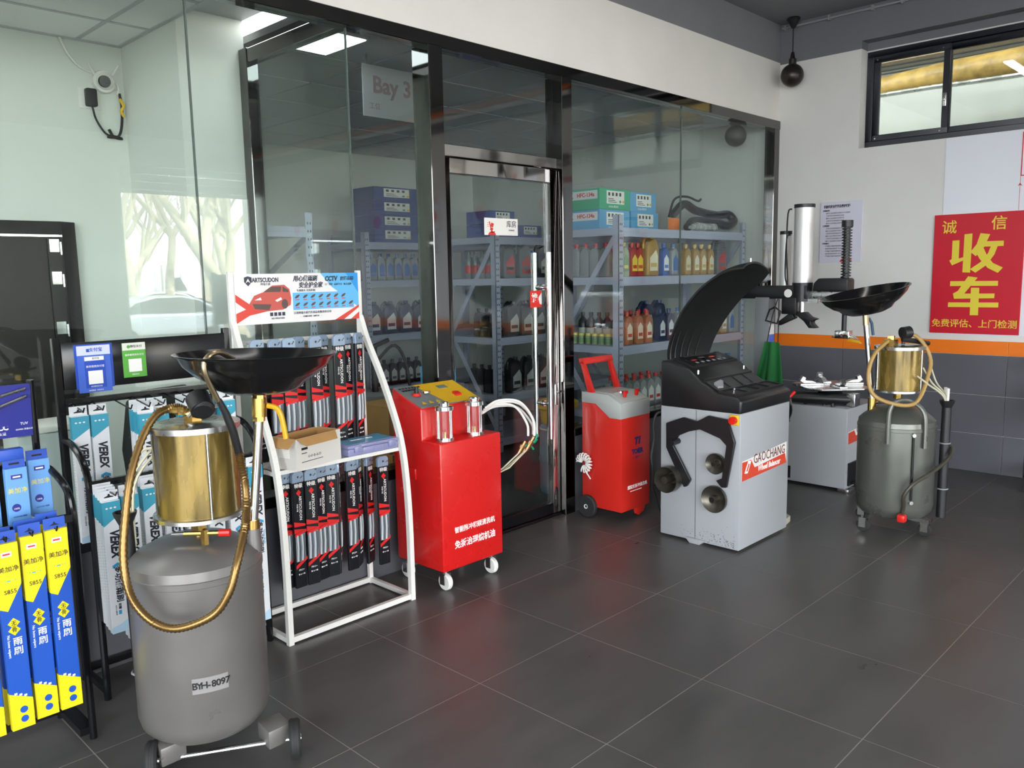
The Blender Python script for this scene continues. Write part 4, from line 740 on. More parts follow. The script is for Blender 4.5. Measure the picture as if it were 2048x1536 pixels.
# body: tall back, lower front shelf, sloping control panel
G().prism([(0, .105), (0, .745), (.135, .745), (.135, .902), (RD, .985), (RD, .105)], 'x', 0, RW).obj('body', 'red_body', rm, bevel=.008, seg=3)
pz = lambda y: .902+(y-.135)*(.083/(RD-.135))
def on_panel(x, y, z=.0): return (x, y, pz(y)+.006+z)
def slope_poly(poly, t, lo=.001):
    g = G(); n = len(poly)
    vs = [(x, y, pz(y)+lo) for x, y in poly]+[(x, y, pz(y)+lo+t) for x, y in poly]
    return g.add(vs, [tuple(range(n))[::-1], tuple(range(n, 2*n))]+[(i, (i+1) % n, (i+1) % n+n, i+n) for i in range(n)])
cp = slope_poly([(.006, .14), (RW-.006, .14), (RW-.006, RD-.005), (.006, RD-.005)], .004, .0).obj('control_panel', 'panel_grey', rm, smooth=0)
slope_poly([(.19, .142), (RW-.008, .142), (RW-.008, RD-.007), (.13, RD-.007), (.165, .24)], .0012, .0038).obj('yellow_field', 'panel_yellow', cp, smooth=0)
sl = math.degrees(math.atan(.083/(RD-.135)))
kn = G().cyl(on_panel(.07, .25), on_panel(.07, .25, .045), .012, .009, n=12).obj('lever', 'black_plastic', cp); G().cyl(on_panel(.07, .25, -.002), on_panel(.07, .25, .012), .024, .02, n=16).obj('knob', 'red_valve', cp)
G().cyl(on_panel(.145, .27, -.002), on_panel(.145, .27, .006), .026, n=20).obj('gauge', 'chrome', cp)
slope_poly([(.25, .285), (.31, .285), (.31, .315), (.25, .315)], .002, .005).obj('display', 'lcd', cp, smooth=0); slope_poly([(.285, .195), (.325, .195), (.325, .225), (.285, .225)], .010, .004).obj('rocker_switch', 'red_valve', cp, smooth=0)
for k in range(3): slope_poly([(.04+.045*k, .165), (.07+.045*k, .165), (.055+.045*k, .19)], .001, .005).obj('warning_sign', 'panel_yellow', cp, smooth=0)
for k in range(7): slope_poly([(.022+.02*k, .325), (.036+.02*k, .325), (.038+.02*k, .338), (.024+.02*k, .338)], .001, .0045).obj('title_mark', 'ink', cp, smooth=0)
text('智能清洗机', .018, 'ink', cp, (.07, .308, pz(.308)+.0052), (sl, 0, 0))
for cx in (.085, .285):
    c = G().cyl((cx, .062, .757), (cx, .062, .90), .040, n=28, caps=False).obj('glass_cylinder', 'cup_glass', rm)
    G().lathe([(.0001, 0), (.047, 0), (.047, .016), (.0001, .016)], 28, (cx, .062, .745)).obj('bottom_cap', 'chrome', c); G().lathe([(.0001, 0), (.047, 0), (.047, .018), (.026, .02), (.026, .034), (.02, .04), (.0001, .04)], 28, (cx, .062, .895)).obj('top_cap', 'chrome', c)
    for a in (10, 100, 190, 280): G().cyl((cx+.043*math.cos(R(a)), .062+.043*math.sin(R(a)), .75), (cx+.043*math.cos(R(a)), .062+.043*math.sin(R(a)), .90), .0035, n=8).obj('tie_rod', 'chrome', c)
    G().cyl((cx, .062, .76), (cx, .062, .785), .007, n=8).obj('drain_nut', 'brass', c)
text('智能脉冲积碳清洗机', .033, 'white', rm, (.215, -.0008, .300), FRONT, bold=.0006, sx=.93); text('免拆治理烧机油', .043, 'white', rm, (.215, -.0008, .225), FRONT, bold=.0008, sx=.93)
G().box(-.012, 0, .18, .27, .545, .60).obj('side_bracket', 'red_body', rm, bevel=.004)
for cx, cy, a in ((.045, .04, 0), (.36, .04, 0), (.035, .32, 0), (.37, .32, 0)):
    G().cyl((cx, cy, .06), (cx, cy, .106), .008, n=8).box(cx-.022, cx-.017, cy-.014, cy+.02, .03, .085).box(cx+.017, cx+.022, cy-.014, cy+.02, .03, .085).obj('caster_fork', 'chrome', rm)
    tyre(rm, (cx, cy, .042), 'x', .042, .028, 'white_plastic', 'steel', 'caster')
hs = [(.40, .10, .86), (.46, .06, .895), (.54, -.01, .885), (.575, -.07, .80), (.565, -.09, .71), (.52, -.06, .62), (.42, .03, .50)]
mat('brown_metal', (.30, .16, .07), .35, .8); mat('green_lever', '1f8f6a', .4)
for k in range(4):
    dx = (.0, .018, -.02, .03)[k]
    pts = [(x+dx*(i/3 if i < 4 else 1), y+.012*k, z-.012*k*(i < 4)) for i, (x, y, z) in enumerate(hs)]
    G().tube(pts[:5], .0065, 8, sub=7).obj('white_hose', 'white_plastic', rm)
    a, b = Vector(pts[4]), Vector(pts[5]); a2 = a.lerp(b, .05+.12*k); b2 = a.lerp(b, .75+.1*k)
    vv = G().cyl(a2, b2, .010, n=8).cyl(a2.lerp(b2, .35), a2.lerp(b2, .6), .015, n=6).obj('hose_valve', 'brown_metal', rm)
    m_ = a2.lerp(b2, .5); G().tube([m_, m_+Vector((.02, -.015, .01)), m_+Vector((.035, -.02, .045-.02*k))], .006, 6).obj('valve_lever', 'green_lever', vv)
    G().tube([b2, b.lerp(Vector(pts[6]), .6), Vector(pts[6])+Vector((-.01, .05, -.01*k))], .004, 6).obj('thin_hose', 'clear_hose', rm)
# ------------------------------------------------------------ second red machine
mat('red_dull', 'c8281f', .32, coat=.2); mat('pale_grey', 'a9aca8', .4); mat('navy_print', '1b2a66', .4)
tm = T('cleaning_machine', 'red cleaning machine with grey sloping top, red handle and TOIER lettering', 'machine', (3.975, 2.955, 0))
TW, TD = .30, .31
G().prism([(0, .07), (0, .66), (.09, .66), (.20, .74), (TD, .74), (TD, .07)], 'x', 0, TW).obj('body', 'red_dull', tm, bevel=.006)
G().prism([(0, .655), (0, .75), (.10, .80), (TD, .805), (TD, .735), (.20, .735), (.09, .655)], 'x', -.003, TW+.003).obj('top_shell', 'pale_grey', tm, bevel=.006)
tp = G().prism([(.008, .7545), (.1, .8015), (.235, .806), (.235, .808), (.099, .8045), (.007, .7575)], 'x', .03, TW-.02).obj('control_panel', mat('panel_pale', 'b6b8b2', .35), tm, smooth=0)
G().cyl((.13, .10, .80), (.13, .10, .81), .028, n=20).obj('gauge', 'chrome', tp)
for x in (.1, .22): G().cyl((x, .05, .78), (x-.004, .04, .81), .012, n=10).box(x-.018, x+.018, .035, .05, .80, .818).obj('lever', 'red_valve', tp, bevel=.003)
hd = [(.0, .26, .70), (-.0, .285, .80), (-.03, .32, .95), (-.015, .325, 1.005)]
g = G()
for x, s_ in ((.015, 1), (TW-.015, -1)): g.prism([(.20, .755), (.25, .755), (.325, .985), (.30, .995)], 'x', x-.014, x+.014)
g.prism([(.285, .975), (.33, .975), (.335, 1.01), (.295, 1.015)], 'x', .001, TW-.001); g.obj('handle', 'red_dull', tm, bevel=.005)
text('T1', .06, 'navy_print', tm, (.165, -.0008, .50), FRONT, bold=.004, shear=.2); text('TOIER', .042, 'navy_print', tm, (.165, -.0008, .435), FRONT, bold=.0022); text('拓尔', .02, 'navy_print', tm, (.165, -.0008, .398), FRONT); G().box(.11, .14, -.0008, 0, .398, .4).obj('rule', 'navy_print', tm, smooth=0); G().box(.19, .22, -.0008, 0, .398, .4).obj('rule', 'navy_print', tm, smooth=0)
text('燃烧室脉冲清洗机', .026, 'white', tm, (.165, -.0008, .215), FRONT, bold=.0003); G().box(.09, .21, -.0008, 0, .187, .192).obj('small_print', 'white', tm, smooth=0)
G().prism([(.16, .07), (.27, .07), (.25, .03), (.20, .012), (.17, .03)], 'y', .01, .03).obj('front_foot', 'red_dull', tm, bevel=.003)
for x in (-.012, TW+.012):
    wl = tyre(tm, (x, .26, .072), 'x', .072, .03, 'black_rubber', 'white_plastic')
    for k in range(7):
        a = 2*math.pi*k/7; G().prism([(.26+.018*math.cos(a), .072+.018*math.sin(a)), (.26+.036*math.cos(a-.28), .072+.036*math.sin(a-.28)), (.26+.036*math.cos(a+.28), .072+.036*math.sin(a+.28))], 'x', x-.0105, x+.0105).obj('hub_slot', 'black_satin', wl, smooth=0)
coil = [(-.028-.0*t, .20+.012*math.sin(t*.02)+.045*math.cos(t*2*math.pi/12), .375+.045*math.sin(t*2*math.pi/12)) for t in range(0)]
cx_, cy_, cz_ = -.05, .255, .36
pts = []
for t in range(0, 14*14):
    a = 2*math.pi*t/14; b = 2*math.pi*t/(14*14)*.8
    rr = .022; bx = .040*math.sin(b); by = .040*math.cos(b)
    pts.append((cx_+rr*math.sin(a)*.6, cy_+by+rr*math.cos(a)*math.cos(b), cz_+bx+rr*math.cos(a)*math.sin(b)))
G().tube(pts, .0045, 5).obj('coiled_hose', 'white_plastic', tm)
G().tube([(cx_, cy_, cz_-.04), (-.02, .25, .28), (-.004, .24, .25)], .0045, 6).obj('hose_end', 'white_plastic', tm)
# ------------------------------------------------------------ wheel balancer
mat('cabinet_grey', 'a3a6a9', .38, noise=.03, nscale=3); mat('dirt_speck', '3a3632', .8); mat('console_black', (.012, .012, .013), .3); mat('screen_black', (.01, .01, .012), .12); mat('cone_bronze', (.11, .10, .08), .35, .8); mat('cream_paint', 'b9b4a4', .5)
wb_ = T('wheel_balancer', 'grey wheel balancer cabinet with black console, raised black wheel guard and GAOCHANG badge', 'wheel balancer', (3.965, 2.155, 0))
BW_, BD_ = .575, .51
G().box(0, BW_, 0, BD_, .012, .775).obj('cabinet', 'cabinet_grey', wb_, bevel=.006, seg=2)
G().box(-.0008, .001, .272, .277, .02, .77).obj('panel_joint', mat('joint_shade', '6d7072', .5), wb_, smooth=0)
G().prism([(.235, 0), (.30, 0), (.33, .03), (.2, .03)], 'x', -.02, .03).obj('foot_lug', 'cabinet_grey', wb_, bevel=.003)
side = [(0, .772), (-.004, .845), (.03, .862), (.145, .876), (.245, .932), (.325, .997), (.455, 1.036), (BD_, 1.036), (BD_, .772)]
cs_ = G().prism(side, 'x', -.004, BW_+.004).obj('console', 'console_black', wb_, bevel=.012, seg=3)
# tray recesses and dividers on the console
def on_c(y):
    for (a, b), (c, d) in zip(side[1:-2], side[2:-1]):
        if a <= y <= c: return b+(d-b)*(y-a)/(c-a)
    return 1.036
def c_poly(poly, t, lo, m, name='tray'):
    n = len(poly); vs = [(x, y, on_c(y)+lo) for x, y in poly]+[(x, y, on_c(y)+lo+t) for x, y in poly]
    return G().add(vs, [tuple(range(n))[::-1], tuple(range(n, 2*n))]+[(i, (i+1) % n, (i+1) % n+n, i+n) for i in range(n)]).obj(name, m, cs_, smooth=0)
mat('tray_grey', (.035, .035, .037), .45)
for x0_, x1_ in ((.03, .16), (.18, .30), (.32, .42), (.44, .55)):
    c_poly([(x0_, .05), (x1_, .05), (x1_, .135), (x0_, .135)], .003, .002, 'tray_grey'); c_poly([(x0_, .155), (x1_, .155), (x1_, .235), (x0_, .235)], .003, .002, 'tray_grey')
for x in (.02, .17, .31, .43, .56): c_poly([(x-.006, .04), (x+.006, .04), (x+.006, .145), (x-.006, .145)], .014, .0, 'console_black', 'divider')
for y in (.042, .145, .24): c_poly([(.02, y-.005), (.555, y-.005), (.555, y+.005), (.02, y+.005)], .014, .0, 'console_black', 'divider')
sc_ = c_poly([(.09, .335), (.50, .335), (.50, .45), (.09, .45)], .004, .012, 'screen_black', 'display_panel')
c_poly([(.05, .326), (.54, .326), (.54, .46), (.05, .46)], .012, .0, 'console_black', 'display_bezel')
for (x, y, r_, m) in ((.15, .39, .022, 'red_valve'), (.26, .41, .028, 'banner_dark'), (.36, .40, .022, 'red_print')): G().cyl((x, y, on_c(y)+.0155), (x, y, on_c(y)+.0175), r_, n=18).obj('key', m, sc_)
for k in range(6): c_poly([(.12+.06*k, .345), (.145+.06*k, .345), (.145+.06*k, .36), (.12+.06*k, .36)], .001, .0165, 'box_dots', 'small_key')
c_poly([(.13, .435), (.46, .435), (.46, .447), (.13, .447)], .001, .0165, 'tray_grey', 'title_strip')
for x, y in ((.04, .29), (.52, .27), (.12, .11)): G().cyl((x, y, on_c(y)), (x, y, on_c(y)+.022), .006, n=8).obj('peg', 'chrome', cs_)
c_poly([(.05, .17), (.10, .165), (.16, .20), (.15, .215), (.06, .20)], .012, .006, 'grey_paint', 'weight_tongs')
# caliper hanging on the left side
cal = [(2.611, .681), (2.497, .726), (2.409, .712), (2.337, .752), (2.219, .741), (2.174, .621), (2.221, .364), (2.25, .36), (2.285, .394), (2.248, .412), (2.225, .598), (2.264, .633), (2.39, .669), (2.463, .648), (2.529, .616), (2.566, .561), (2.446, .372), (2.47, .33), (2.49, .323), (2.61, .538)]
G().prism([(y-2.155, z) for y, z in cal], 'x', -.030, -.010).obj('caliper', 'black_satin', wb_, bevel=.003, seg=1)
for (y, z, r_, L) in ((2.574, .362, .075, .085), (2.290, .488, .058, .03), (2.295, .287, .076, .032)):
    G().lathe([(r_*.28, -.01), (r_*.3, L*.9), (r_*.42, L*.9), (r_*.9, L*.25), (r_, 0), (r_, L*.6), (r_*.85, L+.004), (r_*.3, L+.004)], 32).xf(Matrix.Translation((-.004-L, y-2.155, z)) @ Matrix.Rotation(R(90), 4, 'Y')).obj('cone', 'cone_bronze', wb_, smooth=30)
    G().cyl((-.004, y-2.155, z), (-.03-L*.6, y-2.155, z), r_*.2, n=12).obj('cone_peg', 'black_satin', wb_)
G().cyl((0, .39, .58), (-.07, .39, .578), .017, n=14).obj('storage_peg', 'black_satin', wb_)
sw = G().box(-.012, 0, .008, .062, .712, .768).obj('main_switch', 'yellow', wb_, bevel=.003); G().cyl((-.012, .035, .74), (-.038, .035, .74), .021, n=20).box(-.045, -.036, .029, .041, .722, .758).obj('switch_knob', 'red_valve', sw)
bd = G().prism([(.02, .40), (.545, .415), (.545, .54), (.02, .51)], 'y', -.0015, 0).obj('badge', 'white_plastic', wb_, smooth=0)
mat('badge_red', 'd44a34', .4)
G().prism([(.02, .40), (.545, .415), (.525, .475), (.16, .455), (.12, .505), (.02, .505)], 'y', -.0022, -.0014).obj('badge_field', 'badge_red', bd, smooth=0)
G().prism([(.045, .44), (.085, .505), (.12, .50), (.08, .435)], 'y', -.0028, -.002).obj('badge_logo', 'white', bd, smooth=0); G().prism([(.065, .45), (.09, .49), (.10, .485), (.078, .447)], 'y', -.0034, -.0026).obj('badge_logo_mark', 'badge_red', bd, smooth=0)
text('GAOCHANG', .075, mat('badge_ink', '6a2b26', .5), bd, (.335, -.002, .500), FRONT, sx=.86); text('Wheel Balancer', .046, 'white', bd, (.33, -.0028, .440), FRONT, sx=.9, bold=.001, shear=.15)
# speckled dirt near the bottom of the cabinet
rnd = random.Random(3); g = G()
for k in range(130):
    y = .02+abs(rnd.gauss(0, .16)); z = .02+abs(rnd.gauss(0, .035)); s_ = rnd.uniform(.0012, .004)
    if y < .5: g.add([(-.0009, y-s_, z), (-.0009, y, z-s_*.6), (-.0009, y+s_, z), (-.0009, y, z+s_*.6)], [(0, 1, 2, 3)])
g.obj('dirt', 'dirt_speck', wb_, smooth=0)['kind'] = 'stuff'
# wheel guard
hL = [(3.02, .90), (3.045, .985), (3.026, 1.094), (2.955, 1.26), (2.84, 1.402), (2.729, 1.49), (2.609, 1.547), (2.50, 1.562)]
hR = [(2.93, .90), (2.915, 1.0), (2.865, 1.122), (2.775, 1.26), (2.664, 1.384), (2.556, 1.464), (2.515, 1.50), (2.485, 1.535)]
def guard(off):
    A = spline([Vector((4.60, y, z)) for y, z in hL], 4); B = spline([Vector((4.90, y, z)) for y, z in hR], 4); rows = []
    for i, (a, b) in enumerate(zip(A, B)):
        row = []; t = Vector((0, (A[min(i+1, len(A)-1)]-A[max(i-1, 0)]).y, (A[min(i+1, len(A)-1)]-A[max(i-1, 0)]).z)).normalized(); nrm = Vector((0, t.z, -t.y))
        for k in range(13):
            u = k/12; p = a.lerp(b, u)+nrm*(-.055*math.sin(math.pi*u)**.6*(-1) if False else .045*math.sin(math.pi*u)**.7)
            row.append(p+nrm*off)
        rows.append(row)
    return rows
g = G(); r1 = guard(0); r2 = guard(-.012); n_, m_ = len(r1), 13
vs = [p-Vector((3.965, 2.155, 0)) for r in r1 for p in r]+[p-Vector((3.965, 2.155, 0)) for r in r2 for p in r]; o2 = n_*m_; fs = []
for i in range(n_-1):
    for k in range(m_-1): fs += [(i*m_+k, i*m_+k+1, (i+1)*m_+k+1, (i+1)*m_+k), (o2+(i+1)*m_+k, o2+(i+1)*m_+k+1, o2+i*m_+k+1, o2+i*m_+k)]
    fs += [(i*m_, (i+1)*m_, o2+(i+1)*m_, o2+i*m_), (i*m_+m_-1, o2+i*m_+m_-1, o2+(i+1)*m_+m_-1, (i+1)*m_+m_-1)]
for k in range(m_-1): fs += [(k, o2+k, o2+k+1, k+1), ((n_-1)*m_+k, (n_-1)*m_+k+1, o2+(n_-1)*m_+k+1, o2+(n_-1)*m_+k)]
gd = g.add(vs, fs).obj('wheel_guard', mat('guard_black', (.012, .012, .012), .42), wb_, smooth=50)
for k in range(5):
    u = .12+.17*k; pts = []
    for i in range(2, 10): pts.append(r2[i][int(u*12)]+Vector((0, -.004, 0))-Vector((3.965, 2.155, 0)))
    G().tube(pts, [.010-.0011*i for i in range(len(pts))], 6).obj('guard_rib', 'guard_black', gd)
G().box(.60, .93, .72, .76, .60, .95).box(.56, .64, .45, .74, .66, .72).obj('guard_arm', 'black_satin', wb_, bevel=.006)
# shaft, flange and base plate on the far side
G().cyl((BW_, .155, .70), (.86, .155, .70), .02, n=16).obj('shaft', 'steel', wb_)
G().lathe([(.0001, 0), (.105, 0), (.105, .018), (.085, .022), (.085, .032), (.06, .036), (.06, .06), (.03, .066), (.0001, .066)], 36).xf(Matrix.Translation((.70, .155, .70)) @ Matrix.Rotation(R(90), 4, 'Y')).obj('flange', 'black_gloss', wb_, smooth=30)
nut = G().cyl((.79, .155, .70), (.83, .155, .70), .04, n=18).obj('quick_nut', 'black_satin', wb_)
for a in (200, 20): G().tube([(.81, .155+.035*math.cos(R(a)), .70+.035*math.sin(R(a))), (.815, .155+.10*math.cos(R(a+50)), .70+.10*math.sin(R(a+50)))], [.008, .012], 8).obj('nut_handle', 'black_satin', nut)
G().cyl((.82, .12, .76), (.85, .10, .79), .01, n=8).obj('release_button', 'red_valve', nut)
G().prism([(BW_-.02, .02), (.73, .05), (.78, .12), (.76, .4), (BW_-.02, .42)], 'z', 0, .04).obj('base_plate', 'cream_paint', wb_, bevel=.006)
tag(G().tube([(3.99, 2.672, .735), (3.955, 2.69, .72), (3.94, 2.70, .66), (3.955, 2.705, .58), (3.935, 2.71, .47), (3.95, 2.71, .40), (3.97, 2.72, .33), (4.02, 2.76, .26), (4.10, 2.80, .2), (4.2, 2.8, .01)], .007, 8, sub=6).obj('power_cable', 'black_rubber'), 'black power cable hanging behind the wheel balancer', 'cable')
tag(G().box(4.60, 4.70, 2.42, 2.54, .041, .15).obj('weight_box', 'black_satin', bevel=.003), 'small black box standing on the balancer base plate', 'box')
# ------------------------------------------------------------ tyre changer
tc = T('tyre_changer', 'grey tyre changer with clamping turntable, tall column and black swing arm', 'tyre changer', (5.57, 2.226, 0))
G().box(0, .55, 0, .52, .02, .585).obj('cabinet', 'cabinet_grey', tc, bevel=.008); G().box(-.02, .1, -.03, .05, 0, .025).obj('foot', 'steel', tc, bevel=.004); G().box(.43, .57, -.03, .05, 0, .025).obj('foot', 'steel', tc, bevel=.004)
bz = G().box(-.0, .0, 0, 0, 0, 0) if False else None
b2 = G().prism([(.02, .335), (.53, .35), (.53, .455), (.02, .42)], 'y', -.0015, 0).obj('badge', 'white_plastic', tc, smooth=0); G().prism([(.02, .335), (.53, .35), (.5, .395), (.15, .38), (.12, .42), (.02, .415)], 'y', -.0022, -.0014).obj('badge_field', 'badge_red', b2, smooth=0); text('GAOCHANG', .065, 'badge_ink', b2, (.32, -.002, .42), FRONT, sx=.86); text('Tyre Changer', .035, 'white', b2, (.32, -.0028, .367), FRONT, sx=.9)
G().prism([(.03, .04), (.3, .04), (.26, .2), (.03, .2)], 'y', -.012, .0).obj('pedal_recess', 'black_satin', tc, smooth=0); G().box(-.002, .001, .40, .43, .04, .13).obj('cable_slot', 'black_satin', tc, smooth=0)
for k in range(2): G().box(.06+.1*k, .11+.1*k, -.09, -.01, .05, .065).obj('pedal', 'black_satin', tc, bevel=.003)
G().cyl((.27, .24, .585), (.27, .24, .66), .12, .08, n=28).obj('gearbox', 'black_satin', tc)
G().cyl((.0, .40, .635), (.12, .02, .635), .04, n=20).obj('clamp_cylinder', 'black_satin', tc); G().box(.08, .17, -.015, .045, .59, .68).obj('cylinder_head', 'steel', tc, bevel=.006)
tt = G().prism([(.27+.27*math.cos(R(a)), .24+.27*math.sin(R(a))) for a in (12, 78, 102, 168, 192, 258, 282, 348)], 'z', .692, .706).obj('turntable', 'steel', tc, bevel=.002, seg=1)
for a in (45, 135, 225, 315):
    c_, s_ = math.cos(R(a)), math.sin(R(a)); M_ = Matrix.Translation((.27, .24, 0)) @ Matrix.Rotation(R(a), 4, 'Z')
    G().box(.06, .23, -.03, .03, .706, .722).prism([(.10, .722), (.2, .722), (.23, .74), (.21, .775), (.185, .765), (.19, .745), (.14, .74)], 'y', -.018, .018).xf(M_).obj('jaw', 'steel', tt, bevel=.002, seg=1)
for x, y in ((-.0, .12), (.05, .2), (.03, .33)): G().cyl((x+.03, y, .585), (x+.03, y, .612), .012, n=10).obj('cap_bolt', 'black_satin', tc)
G().box(.11, .21, .654, .764, .0, 1.34).obj('column', mat('column_grey', '7c7f83', .4), tc, bevel=.005)
G().box(.13, .205, .6528, .6538, .75, 1.06).obj('instruction_strip', mat('strip_blue', '4464c8', .4), tc, smooth=0); G().box(.13, .205, .6526, .6538, 1.065, 1.14).obj('pictogram', 'white', tc, smooth=0)
G().box(.12, .24, .37, .93, 1.33, 1.425).obj('swing_arm', 'black_satin', tc, bevel=.005)
for y in (.9, .82, .74): G().cyl((.18, y, 1.425), (.18, y, 1.445), .035, n=18).obj('cover_cap', 'black_gloss', tc)
G().cyl((.18, .84, 1.44), (.18, .84, 1.63), .008, n=8).cyl((.18, .84, 1.55), (.18, .84, 1.56), .025, n=14).obj('limit_rod', 'chrome', tc)
G().box(.10, .22, .44, .55, 1.22, 1.34).obj('lock_block', 'black_satin', tc, bevel=.006); G().cyl((.10, .50, 1.37), (.098, .50, 1.37), .03, n=18).obj('lock_mark', 'white', tc)
G().tube([(.1, .60, 1.27), (.1, .64, 1.25), (.1, .67, 1.17), (.1, .58, 1.15), (.1, .555, 1.24), (.1, .60, 1.27)], .007, 8).obj('pull_ring', 'black_satin', tc)
mat('alu', (.66, .66, .64), .45, .55, noise=.04, nscale=3, stretch=(20, 20, 1))
cy = G().cyl((.18, .43, 1.43), (.18, .43, 1.985), .068, n=32).obj('tall_cylinder', 'alu', tc)
for z0_, z1_ in ((1.975, 2.0), (1.31, 1.445)): G().cyl((.18, .43, z0_), (.18, .43, z1_), .072, n=32).obj('cylinder_cap', 'black_satin', cy)
cy2 = G().cyl((.22, .585, 1.42), (.22, .585, 1.80), .040, n=28).obj('short_cylinder', 'alu', tc); G().cyl((.22, .585, 1.795), (.22, .585, 1.82), .043, n=28).obj('cylinder_cap', 'black_satin', cy2)
for (x, y, z) in ((.13, .50, 1.99), (.18, .53, 1.81)): G().tube([(x, y, z-.02), (x-.01, y+.025, z-.05), (x-.01, y+.03, z-.3), (x-.02, y+.01, 1.43)], .006, 6, sub=4).obj('air_line', 'black_rubber', tc)
G().cyl((.18, .43, 1.31), (.18, .43, 1.20), .018, n=14).obj('piston_rod', 'chrome', tc)
G().prism([(.36, 1.12), (.40, 1.17), (.47, 1.22), (.44, 1.23), (.40, 1.235), (.36, 1.20), (.31, 1.185), (.345, 1.17), (.345, 1.155), (.31, 1.12)], 'x', .14, .22).obj('press_fork', 'black_satin', tc, bevel=.006)
G().prism([(.47, 1.19), (.60, 1.13), (.60, 1.16), (.50, 1.235)], 'x', .15, .21).obj('press_link', 'black_satin', tc, bevel=.005)
G().box(.155, .205, -.12, .40, 1.325, 1.385).obj('arm_bar', 'steel', tc, bevel=.004)
hs_ = G().prism([(.08, 1.385), (.33, 1.385), (.325, 1.44), (.29, 1.475), (.09, 1.475), (.08, 1.46)], 'x', .12, .24).obj('arm_housing', 'black_plastic', tc, bevel=.012)
sp_ = G().cyl((.18, .12, 1.47), (.18, .12, 1.84), .022, n=16).obj('mount_shaft', 'black_satin', tc)
pts = [(.18+.031*math.cos(2*math.pi*t/10), .12+.031*math.sin(2*math.pi*t/10), 1.475+.35*t/180) for t in range(181)]
G().tube(pts, .0045, 5).obj('spring', 'black_satin', sp_); G().cyl((.18, .12, 1.825), (.18, .12, 1.87), .038, n=20).obj('shaft_cap', 'black_satin', sp_)
G().cyl((.18, .12, 1.33), (.18, .12, 1.10), .017, n=14).obj('mount_rod', 'black_satin', tc)
mh = G().box(.14, .22, .07, .17, 1.055, 1.11).prism([(.02, 1.05), (.20, 1.06), (.16, 1.09), (.06, 1.08)], 'x', .15, .21).obj('mount_head', 'chrome', tc, bevel=.005); G().prism([(-.02, 1.025), (.08, 1.04), (.06, 1.06), (.0, 1.045)], 'x', .13, .16).obj('mount_insert', 'yellow_lever', mh, bevel=.003)
G().box(.14, .155, .30, .40, 1.30, 1.33).obj('arm_bracket', 'steel', tc)
# green apron
mat('apron_green', '1d6b33', .8, bump=.4, bscale=15)
ap = T('green_apron', 'folded green work apron hanging from the tyre changer column', 'apron', (5.60, 2.80, 0))
def cloth(x, y0, y1, yb0, yb1, z0, z1, ph):
    g = G(); N, Mm = 10, 8; vs = []
    for lay in (0, 1):
        for i in range(N+1):
            t = i/N
            for k in range(Mm+1):
                u = k/Mm; y = (y0+(y1-y0)*u)*(1-t)+(yb0+(yb1-yb0)*u)*t
                vs.append((x+.014*math.sin(u*9+ph+t)*(.4+t)-.008*lay, y, z1+(z0-z1)*t-.03*math.sin(math.pi*u)*t))
    fs = []; o = (N+1)*(Mm+1); w_ = Mm+1
    for i in range(N):
        for k in range(Mm): fs += [(i*w_+k, i*w_+k+1, (i+1)*w_+k+1, (i+1)*w_+k), (o+(i+1)*w_+k, o+(i+1)*w_+k+1, o+i*w_+k+1, o+i*w_+k)]
        fs += [(i*w_, (i+1)*w_, o+(i+1)*w_, o+i*w_), (i*w_+Mm, o+i*w_+Mm, o+(i+1)*w_+Mm, (i+1)*w_+Mm)]
    for k in range(Mm): fs += [(k, o+k, o+k+1, k+1), (N*w_+k, N*w_+k+1, o+N*w_+k+1, o+N*w_+k)]
    return g.add(vs, fs)
cloth(0, .06, -.03, .16, .0, .62, 1.02, 0).obj('back_flap', 'apron_green', ap, smooth=60); cloth(-.03, .01, -.07, .05, -.12, .60, 1.02, 2).obj('front_flap', 'apron_green', ap, smooth=60)
G().tube([(-.01, .04, 1.02), (.02, .02, 1.2), (.06, .0, 1.33)], .004, 6).obj('neck_strap', 'black_rubber', ap); G().tube([(-.02, -.05, 1.02), (.02, -.03, 1.2), (.06, -.01, 1.33)], .004, 6).obj('neck_strap', 'black_rubber', ap)
# ------------------------------------------------------------ right wall signs
mat('sign_red', 'c4152b', .35); mat('sign_yellow', 'dcc83c', .4)
rs = T('wall_sign', 'large red car purchase sign with yellow lettering on the right wall', 'sign', (XW-.012, 1.80, 1.04))
G().box(-.004, .006, -.30, .30, 0, .885).obj('board', 'sign_red', rs, bevel=.001, seg=1)
def sgt(s, size, y, z, **k): text(s, size, 'sign_yellow', rs, (-.0046, y, z), SIDE, **k)
sgt('诚', .105, .195, .785, bold=.0009); sgt('信', .105, -.135, .800, bold=.0009); 
def strokes(name, polys):
    g = G()
    for n_, po in enumerate(polys):
        q = []
        for x, y in po:
            u = (x-(960-70*(y-165)/1197))/927; yb = 1362+21*u; yt = 165-62*u
            q.append((.30-.60*u, .885*(yb-y)/(yb-yt)))
        g.prism(q, 'x', -.0052-.00005*n_, -.0038)
    g.obj(name, 'sign_yellow', rs, smooth=0)
strokes('character', [[(1148, 418), (1222, 412), (1212, 598), (1270, 580), (1270, 612), (1140, 668), (1112, 620), (1138, 605)], [(1275, 352), (1357, 342), (1330, 740), (1250, 738)], [(1440, 338), (1537, 348), (1505, 415), (1478, 475), (1390, 572), (1335, 530), (1400, 450)], [(1490, 420), (1673, 412), (1670, 465), (1470, 475)], [(1545, 466), (1612, 464), (1580, 550), (1500, 660), (1385, 740), (1330, 705), (1440, 630), (1515, 540)], [(1462, 470), (1505, 565), (1565, 640), (1663, 685), (1612, 740), (1510, 690), (1430, 600), (1395, 540)]])
